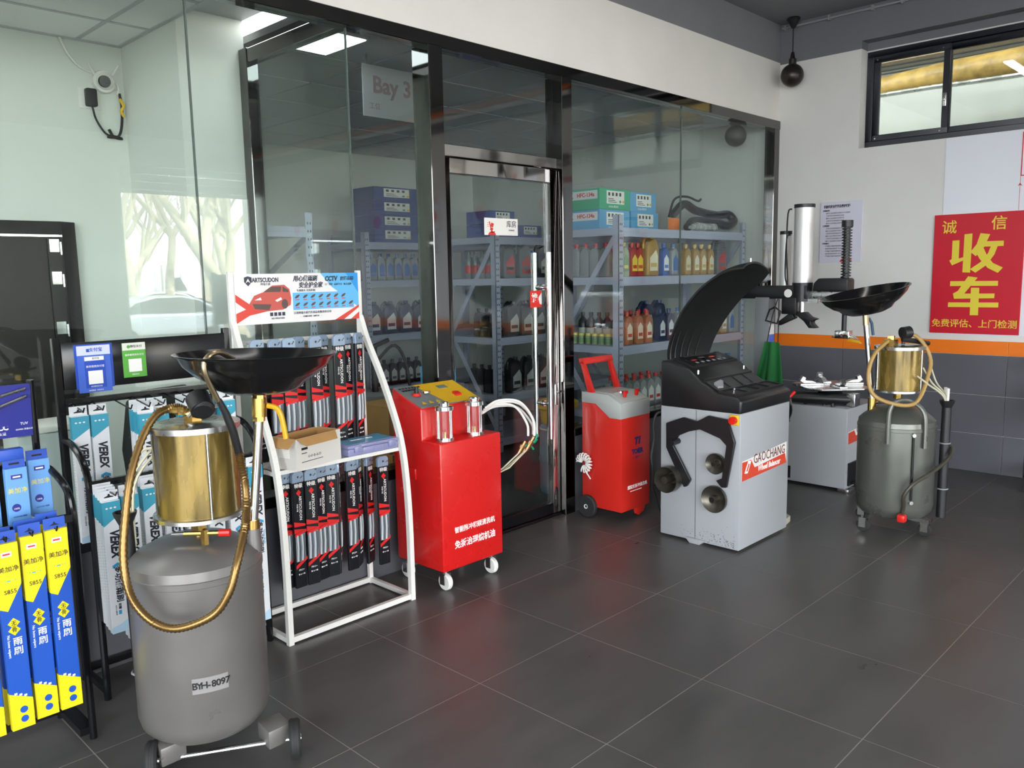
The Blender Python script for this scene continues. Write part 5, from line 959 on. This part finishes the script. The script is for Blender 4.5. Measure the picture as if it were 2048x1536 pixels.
strokes('character', [[(1122, 830), (1615, 822), (1613, 872), (1118, 880)], [(1310, 778), (1408, 790), (1265, 960), (1160, 1010), (1150, 955), (1200, 930)], [(1150, 957), (1580, 952), (1575, 1000), (1160, 1010)], [(1098, 1048), (1618, 1045), (1615, 1095), (1094, 1095)], [(1340, 895), (1425, 895), (1410, 1178), (1325, 1178)]])
sgt('免费评估、上门检测', .064, 0, .072, bold=.0006)
nt_ = T('wall_notice', 'white printed operating notice on the wall behind the tyre changer', 'notice', (XW-.012, 2.815, 1.592))
G().box(-.003, .006, -.172, .172, 0, .49).obj('sheet', mat('notice_white', 'cfcedb', .35), nt_, bevel=.001, seg=1)
text('扒胎机安全操作及养护规程', .026, 'ink', nt_, (-.0035, .145, .452), SIDE, ax='LEFT', bold=.0008, sx=.7)
k = 0
for t_, n_ in (('操作规程', 5), ('保养须知', 6), ('注意事项', 5)):
    text(t_, .014, 'ink', nt_, (-.0035, .15, .42-.0205*k), SIDE, ax='LEFT', bold=.0005); k += 1
    for j in range(n_): text(('设备使用前应检查气压电源是否正常', '操作人员必须经过培训方可上岗操作', '严禁戴手套操作旋转部件注意安全', '工作完毕关闭电源清洁设备')[(j+k) % 4][:18-3*(j % 3)], .0125, 'board_ink', nt_, (-.0035, .125, .42-.0205*k), SIDE, ax='LEFT'); k += 1
G().prism([(-.05+.05*math.cos(a*math.pi/12), .003+.032*math.sin(a*math.pi/12)) for a in range(13)], 'x', -.004, -.003).obj('logo_arc', 'red_print', nt_, smooth=0)
# ------------------------------------------------------------ storeroom racks
mat('rack_steel', 'aeb3c8', .4, .1); mat('hole_dark', '2a2c33', .6)
ZD = (1.865, 1.51, 1.0, .50, .12)
def rack(label, x0, x1, y0, y1, brace=True):
    t = T('shelf_rack', label, 'shelf rack', (x0, y0, 0), group='steel shelf racks in the storeroom')
    W_, D_ = x1-x0, y1-y0
    for x, y in ((0, 0), (W_, 0), (0, D_), (W_, D_)):
        sx = 1 if x == 0 else -1; sy = 1 if y == 0 else -1
        a, b = sorted((x, x+sx*.055)); c, d = sorted((y, y+sy*.055))
        po = G().box(a, b, min(y, y+sy*.004), max(y, y+sy*.004), 0, 1.955).box(min(x, x+sx*.004), max(x, x+sx*.004), c, d, 0, 1.955).obj('post', 'rack_steel', t, smooth=0)
        if y == 0:
            g = G(); yy = -.0006
            for k in range(37):
                for xx in (a+.018, a+.037): g.box(xx-.004, xx+.004, yy, yy+.002, .08+k*.05, .095+k*.05)
            g.obj('slots', 'hole_dark', po, smooth=0)['kind'] = 'stuff'
    for z in ZD:
        d = G().box(.004, W_-.004, .006, D_-.006, z-.012, z).obj('deck', 'rack_steel', t, smooth=0)
        for (a, b, c, e) in ((.055, W_-.055, .0, .03), (.055, W_-.055, D_-.03, D_)): G().box(a, b, c, e, z-.065, z-.012).box(a, b, c-.004, c+.008, z-.030, z-.024).obj('beam', 'rack_steel', d, smooth=0)
        for x in (.0, W_-.025): G().box(x, x+.025, .055, D_-.055, z-.055, z-.012).obj('side_beam', 'rack_steel', d, smooth=0)
    if brace:
        for x in (.012, W_-.012):
            for (za, zb, ya, yb) in ((1.82, 1.05, .03, D_-.03), (.98, .2, D_-.03, .03)):
                dv = Vector((0, yb-ya, zb-za)).normalized(); nv = Vector((0, -dv.z, dv.y))*.02; p, q = Vector((x, ya, za)), Vector((x, yb, zb)); sx = Vector((.004, 0, 0))
                G().add([p-nv-sx, p+nv-sx, p+nv+sx, p-nv+sx, q-nv-sx, q+nv-sx, q+nv+sx, q-nv+sx], [(0,1,2,3), (7,6,5,4), (0,4,5,1), (1,5,6,2), (2,6,7,3), (3,7,4,0)]).obj('brace', 'rack_steel', t, smooth=0)
    return t
rack('tall steel shelf rack of oil bottles right behind the right shop window', 4.84, 6.68, 3.62, 4.22)
rack('steel shelf rack seen through the glass door, dark jugs on it', 4.95, 6.68, 5.0, 5.6)
rack('steel shelf rack at the back of the storeroom left of the door', 4.55, 6.35, 6.3, 6.9, False)
rack('pale steel shelf rack against the storeroom side wall behind the banner', 2.47, 2.93, 4.6, 6.3)
# bottles
BC = {'gold': ('b08a45', 'c9a75c', 'e6dfc4'), 'grey': ('6e7276', '54585c', 'c23a34'), 'blue': ('1d4e9c', '2a62b8', 'e4e6ea'), 'navy': ('1b2c50', '26406e', 'd9dde2'), 'dark': ('202226', '33353a', 'b8b8b4'), 'red': ('a32420', 'c02a24', 'e8c93c'), 'beige': ('a58a68', 'b78a3a', 'e6e4dc'), 'silver': ('9aa0a6', '3c6aa8', '3c6ab0'), 'orange': ('b06a4a', 'c23a2c', 'ecd9c4'), 'green': ('8f9a7e', 'd0c76a', '6d8b62'), 'clearred': ('8a8d90', 'c0282a', 'd8d8d4')}
PROTO = {}
def bottle(kind, shape):
    key = (kind, shape)
    if key in PROTO: return PROTO[key], False
    b_, c_, l_ = BC[kind]
    mb = mat('plastic_'+kind, b_, .3, .3 if kind in ('gold', 'silver', 'grey') else 0); mc = mat('cap_'+kind, c_, .4); ml = mat('label_'+kind, l_, .45)
    o = T('oil_bottle' if shape != 'jug' else 'oil_jug', 'x', 'bottle', group='oil bottles and jugs on the storeroom racks')
    if shape == 'slim':
        G().prism([(-.042, 0), (.042, 0), (.044, .02), (.044, .165), (.036, .195), (.014, .215), (-.014, .215), (-.034, .20), (-.044, .175), (-.044, .02)], 'y', -.028, .028).obj('body', mb, o, bevel=.008)
        G().cyl((0, 0, .21), (0, 0, .225), .013, n=12).obj('neck', mb, o); G().cyl((0, 0, .223), (0, 0, .25), .017, n=14).obj('cap', mc, o); G().prism([(-.032, .04), (.032, .04), (.032, .13), (0, .165), (-.032, .13)], 'y', -.0292, -.0282).obj('label', ml, o, smooth=0)
        G().box(-.024, .024, -.03, -.0288, .06, .085).obj('label_band', mc, o, smooth=0)
    elif shape == 'jug':
        G().prism([(-.075, 0), (.075, 0), (.078, .02), (.078, .20), (.05, .27), (.03, .285), (.0, .285), (-.06, .26), (-.078, .22), (-.078, .02)], 'y', -.045, .045).obj('body', mb, o, bevel=.012)
        G().cyl((.025, 0, .28), (.025, 0, .31), .022, n=14).obj('cap', mc, o); G().tube([(-.01, 0, .285), (-.04, 0, .30), (-.075, 0, .265), (-.078, 0, .21)], .012, 8, sub=4).obj('handle', mb, o)
        G().prism([(-.05, .04), (.055, .04), (.055, .15), (.03, .2), (-.05, .14)], 'y', -.0465, -.0455).obj('label', ml, o, smooth=0); G().box(-.04, .04, -.0475, -.0463, .07, .10).obj('label_band', mc, o, smooth=0)
    elif shape == 'round':
        G().lathe([(.0001, 0), (.034, 0), (.037, .006), (.037, .15), (.033, .175), (.014, .20), (.012, .215), (.0001, .215)], 18).obj('body', mb, o); G().cyl((0, 0, .212), (0, 0, .24), .016, n=14).obj('cap', mc, o); G().cyl((0, 0, .05), (0, 0, .12), .0375, n=18, caps=False).obj('label', ml, o)
    else:
        G().lathe([(.0001, 0), (.024, 0), (.026, .004), (.026, .06), (.02, .068), (.0001, .068)], 16).obj('body', mb, o); G().cyl((0, 0, .066), (0, 0, .085), .022, n=16).obj('cap', mc, o); G().cyl((0, 0, .015), (0, 0, .05), .0265, n=16, caps=False).obj('label', ml, o)
    PROTO[key] = o; return o, True
WORD = {'gold': 'gold', 'grey': 'grey', 'blue': 'blue', 'navy': 'navy', 'dark': 'black', 'red': 'red', 'beige': 'beige', 'silver': 'silver', 'orange': 'copper', 'green': 'pale green', 'clearred': 'grey red-capped'}
def row(items, where, z):
    """items: (x, y, kind, shape, rot)"""
    n = {}
    for (x, y, kind, shape, rz) in items:
        o, new = bottle(kind, shape)
        if not new: o = copy_tree(o)
        w_ = WORD[kind]+' '+{'slim': 'oil bottle', 'jug': 'oil jug', 'round': 'round bottle', 'can': 'small can'}[shape]
        i = n.get(w_, 0); n[w_] = i+1
        o['label'] = w_+', '+ORD[min(i, 17)]+' of its kind '+where; o.location = (x, y, z+.0005); o.rotation_euler = (0, 0, R(rz))
        o['category'] = {'jug': 'jug', 'can': 'can'}.get(shape, 'bottle')
row([(5.00, 3.70, 'green', 'slim', 0), (5.11, 3.70, 'red', 'slim', 0), (5.21, 3.72, 'red', 'slim', 0), (5.36, 3.72, 'gold', 'jug', 0), (5.53, 3.70, 'blue', 'slim', 0), (5.66, 3.70, 'silver', 'slim', 0), (5.85, 3.70, 'gold', 'slim', 0), (5.98, 3.70, 'gold', 'slim', 0), (6.09, 3.70, 'gold', 'slim', 0), (6.21, 3.70, 'gold', 'slim', 0), (6.42, 3.74, 'grey', 'jug', 0)]
    +[(4.92, 3.80+.093*k, 'clearred', 'slim', 90) for k in range(4)]+[(5.0+.1*k, 3.85, ('red', 'green', 'clearred')[k % 3], 'slim', 0) for k in range(5)], 'on the second shelf behind the right window', 1.51)
row([(5.02, 3.68, 'orange', 'slim', 0), (5.155, 3.68, 'orange', 'slim', 0), (5.275, 3.68, 'orange', 'slim', 0), (5.47, 3.69, 'navy', 'slim', 0), (5.59, 3.69, 'navy', 'slim', 0), (5.72, 3.69, 'silver', 'slim', 0), (6.30, 3.69, 'beige', 'slim', 0), (6.42, 3.69, 'beige', 'slim', 0), (6.55, 3.69, 'silver', 'slim', 0), (6.16, 3.69, 'beige', 'slim', 0)]
    +[(4.93, 3.72+.065*k, 'green', 'can', 0) for k in range(7)]+[(5.04, 3.80+.08*k, 'dark', 'round', 0) for k in range(5)]+[(5.16+.1*k, 3.82, 'red', 'slim', 0) for k in range(4)]+[(5.56+.18*k, 3.90, 'navy', 'jug', 0) for k in range(2)], 'on the third shelf behind the right window', 1.0)
row([(4.95+.095*k, 3.70, 'clearred', 'slim', 0) for k in range(8)]+[(5.0+.1*k, 3.82, 'clearred', 'slim', 0) for k in range(6)]+[(6.2, 3.72, 'blue', 'jug', 0), (6.38, 3.72, 'blue', 'jug', 0), (6.55, 3.72, 'blue', 'jug', 0)], 'on the fourth shelf behind the right window', .50)
row([(5.04, 5.08+.085*k, 'grey', 'round', 0) for k in range(5)]+[(5.18, 5.09, 'grey', 'jug', 0), (5.36, 5.07, 'grey', 'jug', 0), (5.48, 5.06, 'blue', 'round', 0), (5.62, 5.08, 'dark', 'jug', 0)], 'on the second shelf behind the door', 1.51)
row([(5.22, 5.09, 'dark', 'jug', 0), (5.395, 5.09, 'dark', 'jug', 0), (5.56, 5.09, 'dark', 'jug', 0), (5.75, 5.09, 'dark', 'jug', 0), (5.05, 5.12, 'dark', 'slim', 90), (5.05, 5.22, 'dark', 'slim', 90), (5.05, 5.32, 'dark', 'slim', 90)], 'on the third shelf behind the door', 1.0)
row([(5.05, 5.10+.1*k, 'dark', 'slim', 90) for k in range(4)]+[(5.24+.18*k, 5.09, 'dark', 'jug', 0) for k in range(4)], 'on the fourth shelf behind the door', .50)
row([(4.68+.1*k, 6.38, 'silver', 'slim', 0) for k in range(8)], 'on the second shelf at the storeroom back', 1.51)
row([(4.68+.19*k, 6.40, 'navy', 'jug', 0) for k in range(4)], 'on the third shelf at the storeroom back', 1.0)
row([(4.68+.1*k, 6.38, 'dark', 'slim', 0) for k in range(6)], 'on the fourth shelf at the storeroom back', .5)
# cartons on the top shelves
def carton(name, label, x0, x1, y0, y1, z0, z1, m, group=None, lab=True, txt=None):
    t = T(name, label, 'carton', ((x0+x1)/2, y0, z0), group=group); w_ = (x1-x0)/2; h_ = z1-z0
    b = G().box(-w_, w_, 0, y1-y0, 0, h_).obj('box', m, t, bevel=.002, seg=1)
    if lab:
        l = G().box(-w_*.55, w_*.6, -.0012, 0, h_*.28, h_*.9).obj('label', 'white', t, smooth=0)
        for k in range(4): G().box(-w_*.45+k*w_*.24, -w_*.33+k*w_*.24, -.002, -.0011, h_*.66, h_*.82).obj('pictogram', 'board_ink', l, smooth=0)
        for k in range(3): G().box(-w_*.45, w_*(.1-.1*k), -.002, -.0011, h_*(.35+.08*k), h_*(.38+.08*k)).obj('text_line', 'board_ink', l, smooth=0)
        for k in range(2): G().prism([(w_*(.25+.2*k), h_*.40), (w_*(.33+.2*k), h_*.48), (w_*(.41+.2*k), h_*.40), (w_*(.33+.2*k), h_*.32)], 'y', -.002, -.0011).obj('hazard_mark', ('green_lever', 'yellow')[k], l, smooth=0)
    if txt:
        s = G().box(-w_-.001, -w_, .02, (y1-y0)-.02, h_*.5, h_*.9).obj('side_band', 'box_white', t, smooth=0); text('巨江', h_*.35, 'ink', s, (-w_-.0015, (y1-y0)*.7, h_*.7), SIDE, bold=.001); text('HFC-134a', h_*.26, 'red_print', s, (-w_-.0015, (y1-y0)*.3, h_*.7), SIDE, bold=.001)
        text('R134a 制冷剂', h_*.13, 'white', t, (-w_*.1, -.001, h_*.14), FRONT)
    return t
mat('carton_green', '3fae84', .5); mat('carton_blue', '5fa8d6', .5); mat('carton_navy', '3c5290', .5)
carton('refrigerant_carton', 'green refrigerant carton on top of a blue one on the right rack', 5.04, 5.43, 3.95, 4.40, 2.025, 2.185, 'carton_green', txt=1)
carton('refrigerant_carton', 'blue refrigerant carton under the green one on the right rack', 5.04, 5.42, 3.95, 4.40, 1.866, 2.024, 'carton_blue', txt=1)
carton('refrigerant_carton', 'upper blue refrigerant carton right of the green carton', 5.46, 5.82, 3.97, 4.40, 2.025, 2.18, 'carton_blue', txt=1)
carton('refrigerant_carton', 'lower blue refrigerant carton right of the green carton', 5.46, 5.84, 3.96, 4.40, 1.866, 2.024, 'carton_blue', txt=1)
for k in range(4): carton('filter_carton', 'navy filter carton at the storeroom back, '+ORD[k]+' from the bottom', 4.72, 5.25, 6.36, 6.7, 1.866+.13*k, 1.994+.13*k, 'carton_navy', 'navy filter cartons', lab=True)
for k, (x, z) in enumerate(((5.0, 1.866), (5.35, 1.866), (5.0, 1.98))): carton('filter_carton', 'navy filter carton above the glass door rack, '+ORD[k]+' of three', x, x+.3, 5.1, 5.4, z, z+.11, 'carton_navy', 'navy filter cartons', lab=True)
for k in range(3): carton('brown_carton', 'brown cardboard carton on the storeroom floor behind the white stand, '+ORD[k]+' from the bottom', 2.76, 3.10, 3.62+.02*k, 3.95, .01+.27*k, .278+.27*k, 'card', 'brown cartons', lab=False)
carton('brown_carton', 'brown cardboard carton on the storeroom floor behind the red carbon cleaner', 3.55, 3.9, 4.3, 4.65, .0, .42, 'card', lab=False)
for k in range(5): carton('parts_carton', 'small parts carton on the side wall rack, '+ORD[k]+' of its row', 2.50+.082*k, 2.576+.082*k, 4.64, 4.8, 1.001, 1.10+.02*(k % 3), ('carton_navy', 'carton_blue', 'box_white', 'carton_navy', 'card')[k], 'small parts cartons', lab=False)
# black hoses and a grey bag on top of the right rack
tag(G().tube([(5.95, 3.75, 1.90), (6.1, 3.78, 1.96), (6.35, 3.72, 1.95), (6.5, 3.70, 1.93), (6.62, 3.70, 1.97), (6.60, 3.75, 2.03), (6.45, 3.78, 2.02), (6.2, 3.82, 2.05), (6.05, 3.85, 2.10), (5.95, 3.9, 2.0)], .035, 10, sub=5).obj('rubber_hose', 'black_satin'), 'thick black rubber hose coiled on top of the right rack', 'hose')
tag(G().tube([(5.98, 3.95, 2.0), (6.08, 3.96, 2.15), (6.25, 3.95, 2.18), (6.4, 3.93, 2.15), (6.48, 3.95, 2.17)], .01, 8, sub=6).obj('thin_hose', 'black_rubber'), 'thin black hose arching above the coiled rubber hose', 'hose')
g = G()
for k in range(9): pass
tag(G().tube([(5.84, 3.66, 1.892), (5.95, 3.67, 1.905), (6.1, 3.67, 1.902), (6.22, 3.66, 1.903), (6.26, 3.66, 1.892)], [.012, .035, .03, .034, .015], 10).obj('plastic_bag', mat('bag_grey', 'a4a6a2', .25, noise=.2, nscale=30, bump=.8, bscale=30)), 'crumpled clear plastic bag on the right rack top shelf', 'bag')
tag(G().box(5.86, 5.97, 3.82, 3.88, 1.866, 1.98).obj('orange_box', 'dado_orange', bevel=.003), 'small orange box beside the plastic bag on the rack top', 'box')
# tub and drum beside the door, oil pump
yt = T('yellow_tub', 'yellow plastic tub with rim standing on a pale drum behind the door', 'tub', (4.33, 3.78, .50))
G().lathe([(.0001, 0), (.115, 0), (.125, .10), (.15, .11), (.15, .15), (.14, .155), (.135, .14), (.11, .015), (.0001, .015)], 30).obj('tub', mat('tub_yellow', 'd8b416', .4), yt); 
dr = T('pale_drum', 'pale blue plastic drum under the yellow tub behind the door', 'drum', (4.33, 3.78, 0)); G().lathe([(.0001, 0), (.12, 0), (.13, .02), (.13, .22), (.135, .23), (.135, .25), (.13, .26), (.125, .47), (.10, .495), (.0001, .498)], 28).obj('drum', mat('drum_blue', '7f97a8', .4), dr); G().ring((0, 0, .46), 'z', .128, .006).obj('rim', 'white_plastic', dr)
pm = T('oil_pump', 'steel oil drum with black hand pump behind the white stand', 'oil pump', (3.18, 4.35, 0)); G().lathe([(.0001, 0), (.16, 0), (.165, .01), (.165, .38), (.17, .39), (.165, .40), (.165, .78), (.17, .79), (.15, .80), (.0001, .80)], 28).obj('drum', 'grey_paint', pm); G().cyl((0, 0, .8), (0, 0, 1.10), .022, n=14).cyl((-.06, 0, 1.08), (.12, 0, 1.13), .015, n=10).obj('pump', 'black_satin', pm); G().tube([(.0, -.02, 1.0), (.1, -.1, 1.1), (.2, -.1, .9), (.19, -.12, .5)], .011, 8, sub=5).obj('hose', 'black_rubber', pm)
tag(G().box(3.16, 3.18, 3.56, 3.86, .0, 1.0).obj('blue_board', 'carton_blue', bevel=.002), 'thin blue board propped behind the white stand', 'board')
# a few things in the left room
oc_ = T('office_chair', 'black office chair in the left room behind the black rack', 'chair', (1.68, 4.05, 0), rz=15)
G().prism([(-.22, .52), (.22, .52), (.24, .75), (.20, .98), (.12, 1.02), (-.12, 1.02), (-.20, .98), (-.24, .75)], 'y', -.03, .03).obj('backrest', 'black_satin', oc_, bevel=.02); G().box(-.24, .24, .02, .48, .44, .51).obj('seat', 'black_satin', oc_, bevel=.03); G().cyl((0, .24, .08), (0, .24, .44), .028, n=12).obj('gas_post', 'steel', oc_)
for k in range(5):
    a = 2*math.pi*k/5; lg = G().tube([(0, .24, .10), (.26*math.cos(a), .24+.26*math.sin(a), .065)], [.024, .016], 8).obj('leg', 'black_plastic', oc_); tyre(oc_, (.26*math.cos(a), .24+.26*math.sin(a), .028), 'x', .028, .03, name='caster')
bn_ = T('waste_bin', 'tall white bin in the left room beside the dark door', 'bin', (1.13, 4.0, 0)); G().prism([(-.13, 0), (.13, 0), (.15, .90), (-.15, .90)], 'y', -.12, .12).obj('bin', mat('bin_grey', 'b9c0bd', .5), bn_, bevel=.015); G().box(-.155, .155, -.125, .125, .90, .93).obj('lid', 'white_plastic', bn_, bevel=.008)
ds = T('dark_sofa', 'dark leather armchair in the left room at the left edge', 'armchair', (.25, 4.3, 0)); G().box(-.45, .45, -.1, .5, .15, .45).obj('seat', 'black_satin', ds, bevel=.05); G().box(-.45, .45, .42, .62, .4, 1.12).obj('backrest', 'black_satin', ds, bevel=.06)
for x in (-.5, .5): G().box(x-.08, x+.08, -.1, .6, .1, .66).obj('armrest', 'black_satin', ds, bevel=.04)
for x in (-.45, .45):
    for y in (-.02, .5): G().cyl((x, y, 0), (x, y, .15), .025, n=10).obj('leg', 'steel', ds)
# wall fan on the right wall, towards the camera (it shows in the glass)
fn = T('wall_fan', 'large black wall fan high on the right wall, mirrored in the glass', 'fan', (XW-.42, .30, 2.62), rz=-35)
for i, (r_, y) in enumerate([(.37, 0), (.35, -.045), (.30, -.07), (.24, -.085), (.17, -.095), (.10, -.1), (.35, .045), (.28, .075), (.18, .09)]): G().ring((0, y, 0), 'y', r_, .0025, 40, 4).obj('cage_ring', 'black_satin', fn)
for k in range(32):
    a = 2*math.pi*k/32; G().tube([(.1*math.cos(a), -.1, .1*math.sin(a)), (.24*math.cos(a), -.085, .24*math.sin(a)), (.37*math.cos(a), 0, .37*math.sin(a)), (.18*math.cos(a), .09, .18*math.sin(a))], .0018, 4).obj('cage_wire', 'black_satin', fn)
for k in range(3):
    M_ = Matrix.Rotation(R(120*k+20), 4, 'Y') @ Matrix.Rotation(R(25), 4, 'Z'); G().prism([(-.02, .05), (.05, .05), (.10, .25), (.05, .33), (-.05, .32), (-.07, .2)], 'y', -.004, .004).xf(M_).obj('blade', 'black_satin', fn)
G().cyl((0, -.05, 0), (0, .16, 0), .065, n=20).obj('motor', 'black_satin', fn); G().tube([(0, .15, 0), (.1, .25, -.05), (.26, .28, -.08)], .025, 10).obj('bracket', 'black_satin', fn); G().cyl((0, -.105, 0), (0, -.09, 0), .09, n=20).obj('badge', 'black_gloss', fn)

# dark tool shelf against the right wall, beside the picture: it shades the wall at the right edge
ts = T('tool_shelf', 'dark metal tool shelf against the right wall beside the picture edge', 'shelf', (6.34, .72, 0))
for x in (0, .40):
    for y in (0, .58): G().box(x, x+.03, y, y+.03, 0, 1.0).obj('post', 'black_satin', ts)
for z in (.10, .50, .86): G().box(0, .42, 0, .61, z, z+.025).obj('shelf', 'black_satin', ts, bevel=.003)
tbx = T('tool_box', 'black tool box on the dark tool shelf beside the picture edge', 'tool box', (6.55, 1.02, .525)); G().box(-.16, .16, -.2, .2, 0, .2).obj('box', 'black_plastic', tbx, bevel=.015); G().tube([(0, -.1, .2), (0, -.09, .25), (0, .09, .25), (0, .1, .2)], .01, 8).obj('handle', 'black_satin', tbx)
# ------------------------------------------------------------ street beyond the bay doors (seen mirrored in the shop front)
mat('asphalt', '8d8c88', .9, noise=.1, nscale=4); mat('bark', 'b9b096', .85, noise=.3, nscale=5); mat('twig', '9c907a', .85); mat('car_silver', 'a9b4bb', .25, .5, coat=.6); mat('car_white', 'e4e6e6', .25, coat=.6); mat('car_glass', '26302f', .05, coat=.3); mat('shutter', 'c9c9c4', .5)
struct(G().box(-30, 40, -7.6, YB-.2, -.4, -.02).box(-30, 40, -60, -7.6, -.4, -.28).box(-40, -4.36, -7.6, 20, -.4, -.02).obj('ground', 'asphalt', smooth=0))
for k, (a, b) in enumerate(BAYS):
    s = struct(link('door_%d' % (3+k), None))
    for j in range(3): G().box(a, b, YB-.05-.02*(j % 2), YB-.02-.02*(j % 2), BAYH[k]-.11*(j+1), BAYH[k]-.005-.11*j).obj('shutter_slat', 'shutter', s, bevel=.01)
    G().box(a, b, YB-.06, YB-.02, BAYH[k]-.39, BAYH[k]-.335).obj('bottom_bar', 'white_paint', s)
def car(label, x, y, rz, m, kind=0):
    c = T('parked_car', label, 'car', (x, y, -.28), rz)
    prof = [(-2.25, .35), (-2.28, .62), (-2.15, .86), (-1.75, .96), (-1.05, 1.02), (1.15, .98), (1.9, .84), (2.25, .68), (2.28, .36)]
    G().prism(prof, 'y', -.9, .9).obj('body', m, c, bevel=.09, seg=3)
    G().prism([(-1.8, .94), (-1.25, 1.30), (-.7, 1.44), (.1, 1.45), (.6, 1.34), (1.3, .96)], 'y', -.74, .74).obj('cabin', m, c, bevel=.07, seg=3)
    for s_ in (-1, 1):
        G().prism([(-1.45, 1.0), (-1.12, 1.26), (-.62, 1.38), (.06, 1.39), (.48, 1.29), (1.02, 1.0)], 'y', s_*.742, s_*.756).obj('side_window', 'car_glass', c, smooth=0)
        G().tube([(-1.5, s_*.76, .985), (1.08, s_*.76, .985), (.5, s_*.76, 1.31), (.06, s_*.76, 1.41), (-.62, s_*.76, 1.40), (-1.15, s_*.76, 1.28), (-1.5, s_*.76, .985)], .012, 6).obj('window_trim', 'chrome', c)
        for xx in (-.4, .55): G().box(xx-.1, xx+.1, s_*.9-.012, s_*.9+.012, .84, .87).obj('door_handle', 'chrome', c, bevel=.008)
        for xx in (-1.4, 1.4): tyre(c, (xx, s_*.8, .33), 'y', .33, .2)
    G().add([(.62, -.62, 1.335), (.62, .62, 1.335), (1.27, .66, .985), (1.27, -.66, .985), (.60, -.62, 1.32), (.60, .62, 1.32), (1.25, .66, .97), (1.25, -.66, .97)], [(0,1,2,3), (7,6,5,4), (0,4,5,1), (1,5,6,2), (2,6,7,3), (3,7,4,0)]).xf(Matrix.Translation((.045, 0, .03))).obj('windscreen', 'car_glass', c, smooth=0)
car('silver sedan parked outside the bay door, mirrored in the shop front', 9.4, -15.2, 0, 'car_silver')
car('white hatchback parked behind the silver sedan, mirrored in the shop front', 12.6, -23, 0, 'car_white')
car('white car parked far left in the street outside', 3.0, -13.5, 0, 'car_white')
tr = T('box_truck', 'white box truck parked across the street, mirrored in the shop front', 'truck', (16.1, -33, -.28))
G().box(-3.2, .3, -1.0, 1.0, .6, 2.75).obj('cargo_box', 'car_white', tr, bevel=.03)
for k in range(16): G().box(-3.15+.21*k, -3.07+.21*k, .998, 1.02, .7, 2.65).obj('box_rib', 'car_white', tr, smooth=0)
G().prism([(.4, .45), (2.1, .45), (2.15, 1.1), (1.75, 1.45), (1.3, 2.2), (.9, 2.5), (.4, 2.6)], 'y', -.95, .95).obj('cab', 'car_white', tr, bevel=.06); G().prism([(.75, 1.35), (1.55, 1.35), (1.2, 2.0), (.75, 2.0)], 'y', .952, .965).obj('side_window', 'car_glass', tr, smooth=0)
for xx in (-2.2, 1.3):
    for s_ in (-1, 1): tyre(tr, (xx, s_*.85, .4), 'y', .4, .25)
def tree(label, x, y, h, lean, seed, r0=.2):
    t = T('plane_tree', label, 'tree', (x, y, -.3), group='bare plane trees in the street'); rn = random.Random(seed); g = G(); tw = G()
    def grow(p, d, L, r, lev):
        pts = [p]; q = p.copy(); dd = d.copy(); n = 5 if lev < 2 else 3
        for i in range(n):
            dd = (dd+Vector((rn.uniform(-.16, .16), rn.uniform(-.16, .16), rn.uniform(-.02, .12)))).normalized(); q = q+dd*(L/n); pts.append(q.copy())
        (g if lev < 3 else tw).tube(pts, [r*(1-.45*i/n) for i in range(n+1)], 7 if lev < 2 else 4)
        if lev < 5:
            for k in range((3, 3, 3, 3, 2)[lev]):
                s_ = pts[-1] if k < 2 else pts[rn.randint(2, n)]
                az = rn.uniform(0, 6.28); e = Vector((math.cos(az), math.sin(az), rn.uniform(.35, 1.0))).normalized()
                grow(s_, (dd*.6+e*.8).normalized(), L*rn.uniform(.55, .8), r*.55, lev+1)
    grow(Vector((0, 0, 0)), Vector((lean[0], lean[1], 1)).normalized(), h, r0, 0)
    g.obj('trunk', 'bark', t, smooth=60); tw.obj('twigs', 'twig', t, smooth=0)['kind'] = 'stuff'
tree('thick leaning plane tree right of the mirrored bay door', 8.65, -9.3, 2.5, (-.22, 0), 4, .24)
tree('slim plane tree at the pavement left of the bay door', 3.75, -8.3, 3.0, (.03, 0), 8, .14)
for i, (x, y, sd) in enumerate(((10.2, -19.5, 11), (11.6, -20.5, 5), (12.9, -18.5, 21), (9.3, -24, 31), (13.3, -27, 32), (15.6, -26, 37), (12.0, -30, 41), (17.6, -35.5, 43), (15.2, -36, 47), (20.5, -36, 53), (19.0, -30, 59))):
    tree('bare plane tree across the street, '+ORD[i]+' of the row behind the parked cars', x, y, 3.3+.05*i, (.0, 0), sd, .2)
struct(G().box(-30, 60, -61, -60, -.2, 5).obj('wall_street_far', 'hall_white', smooth=0))
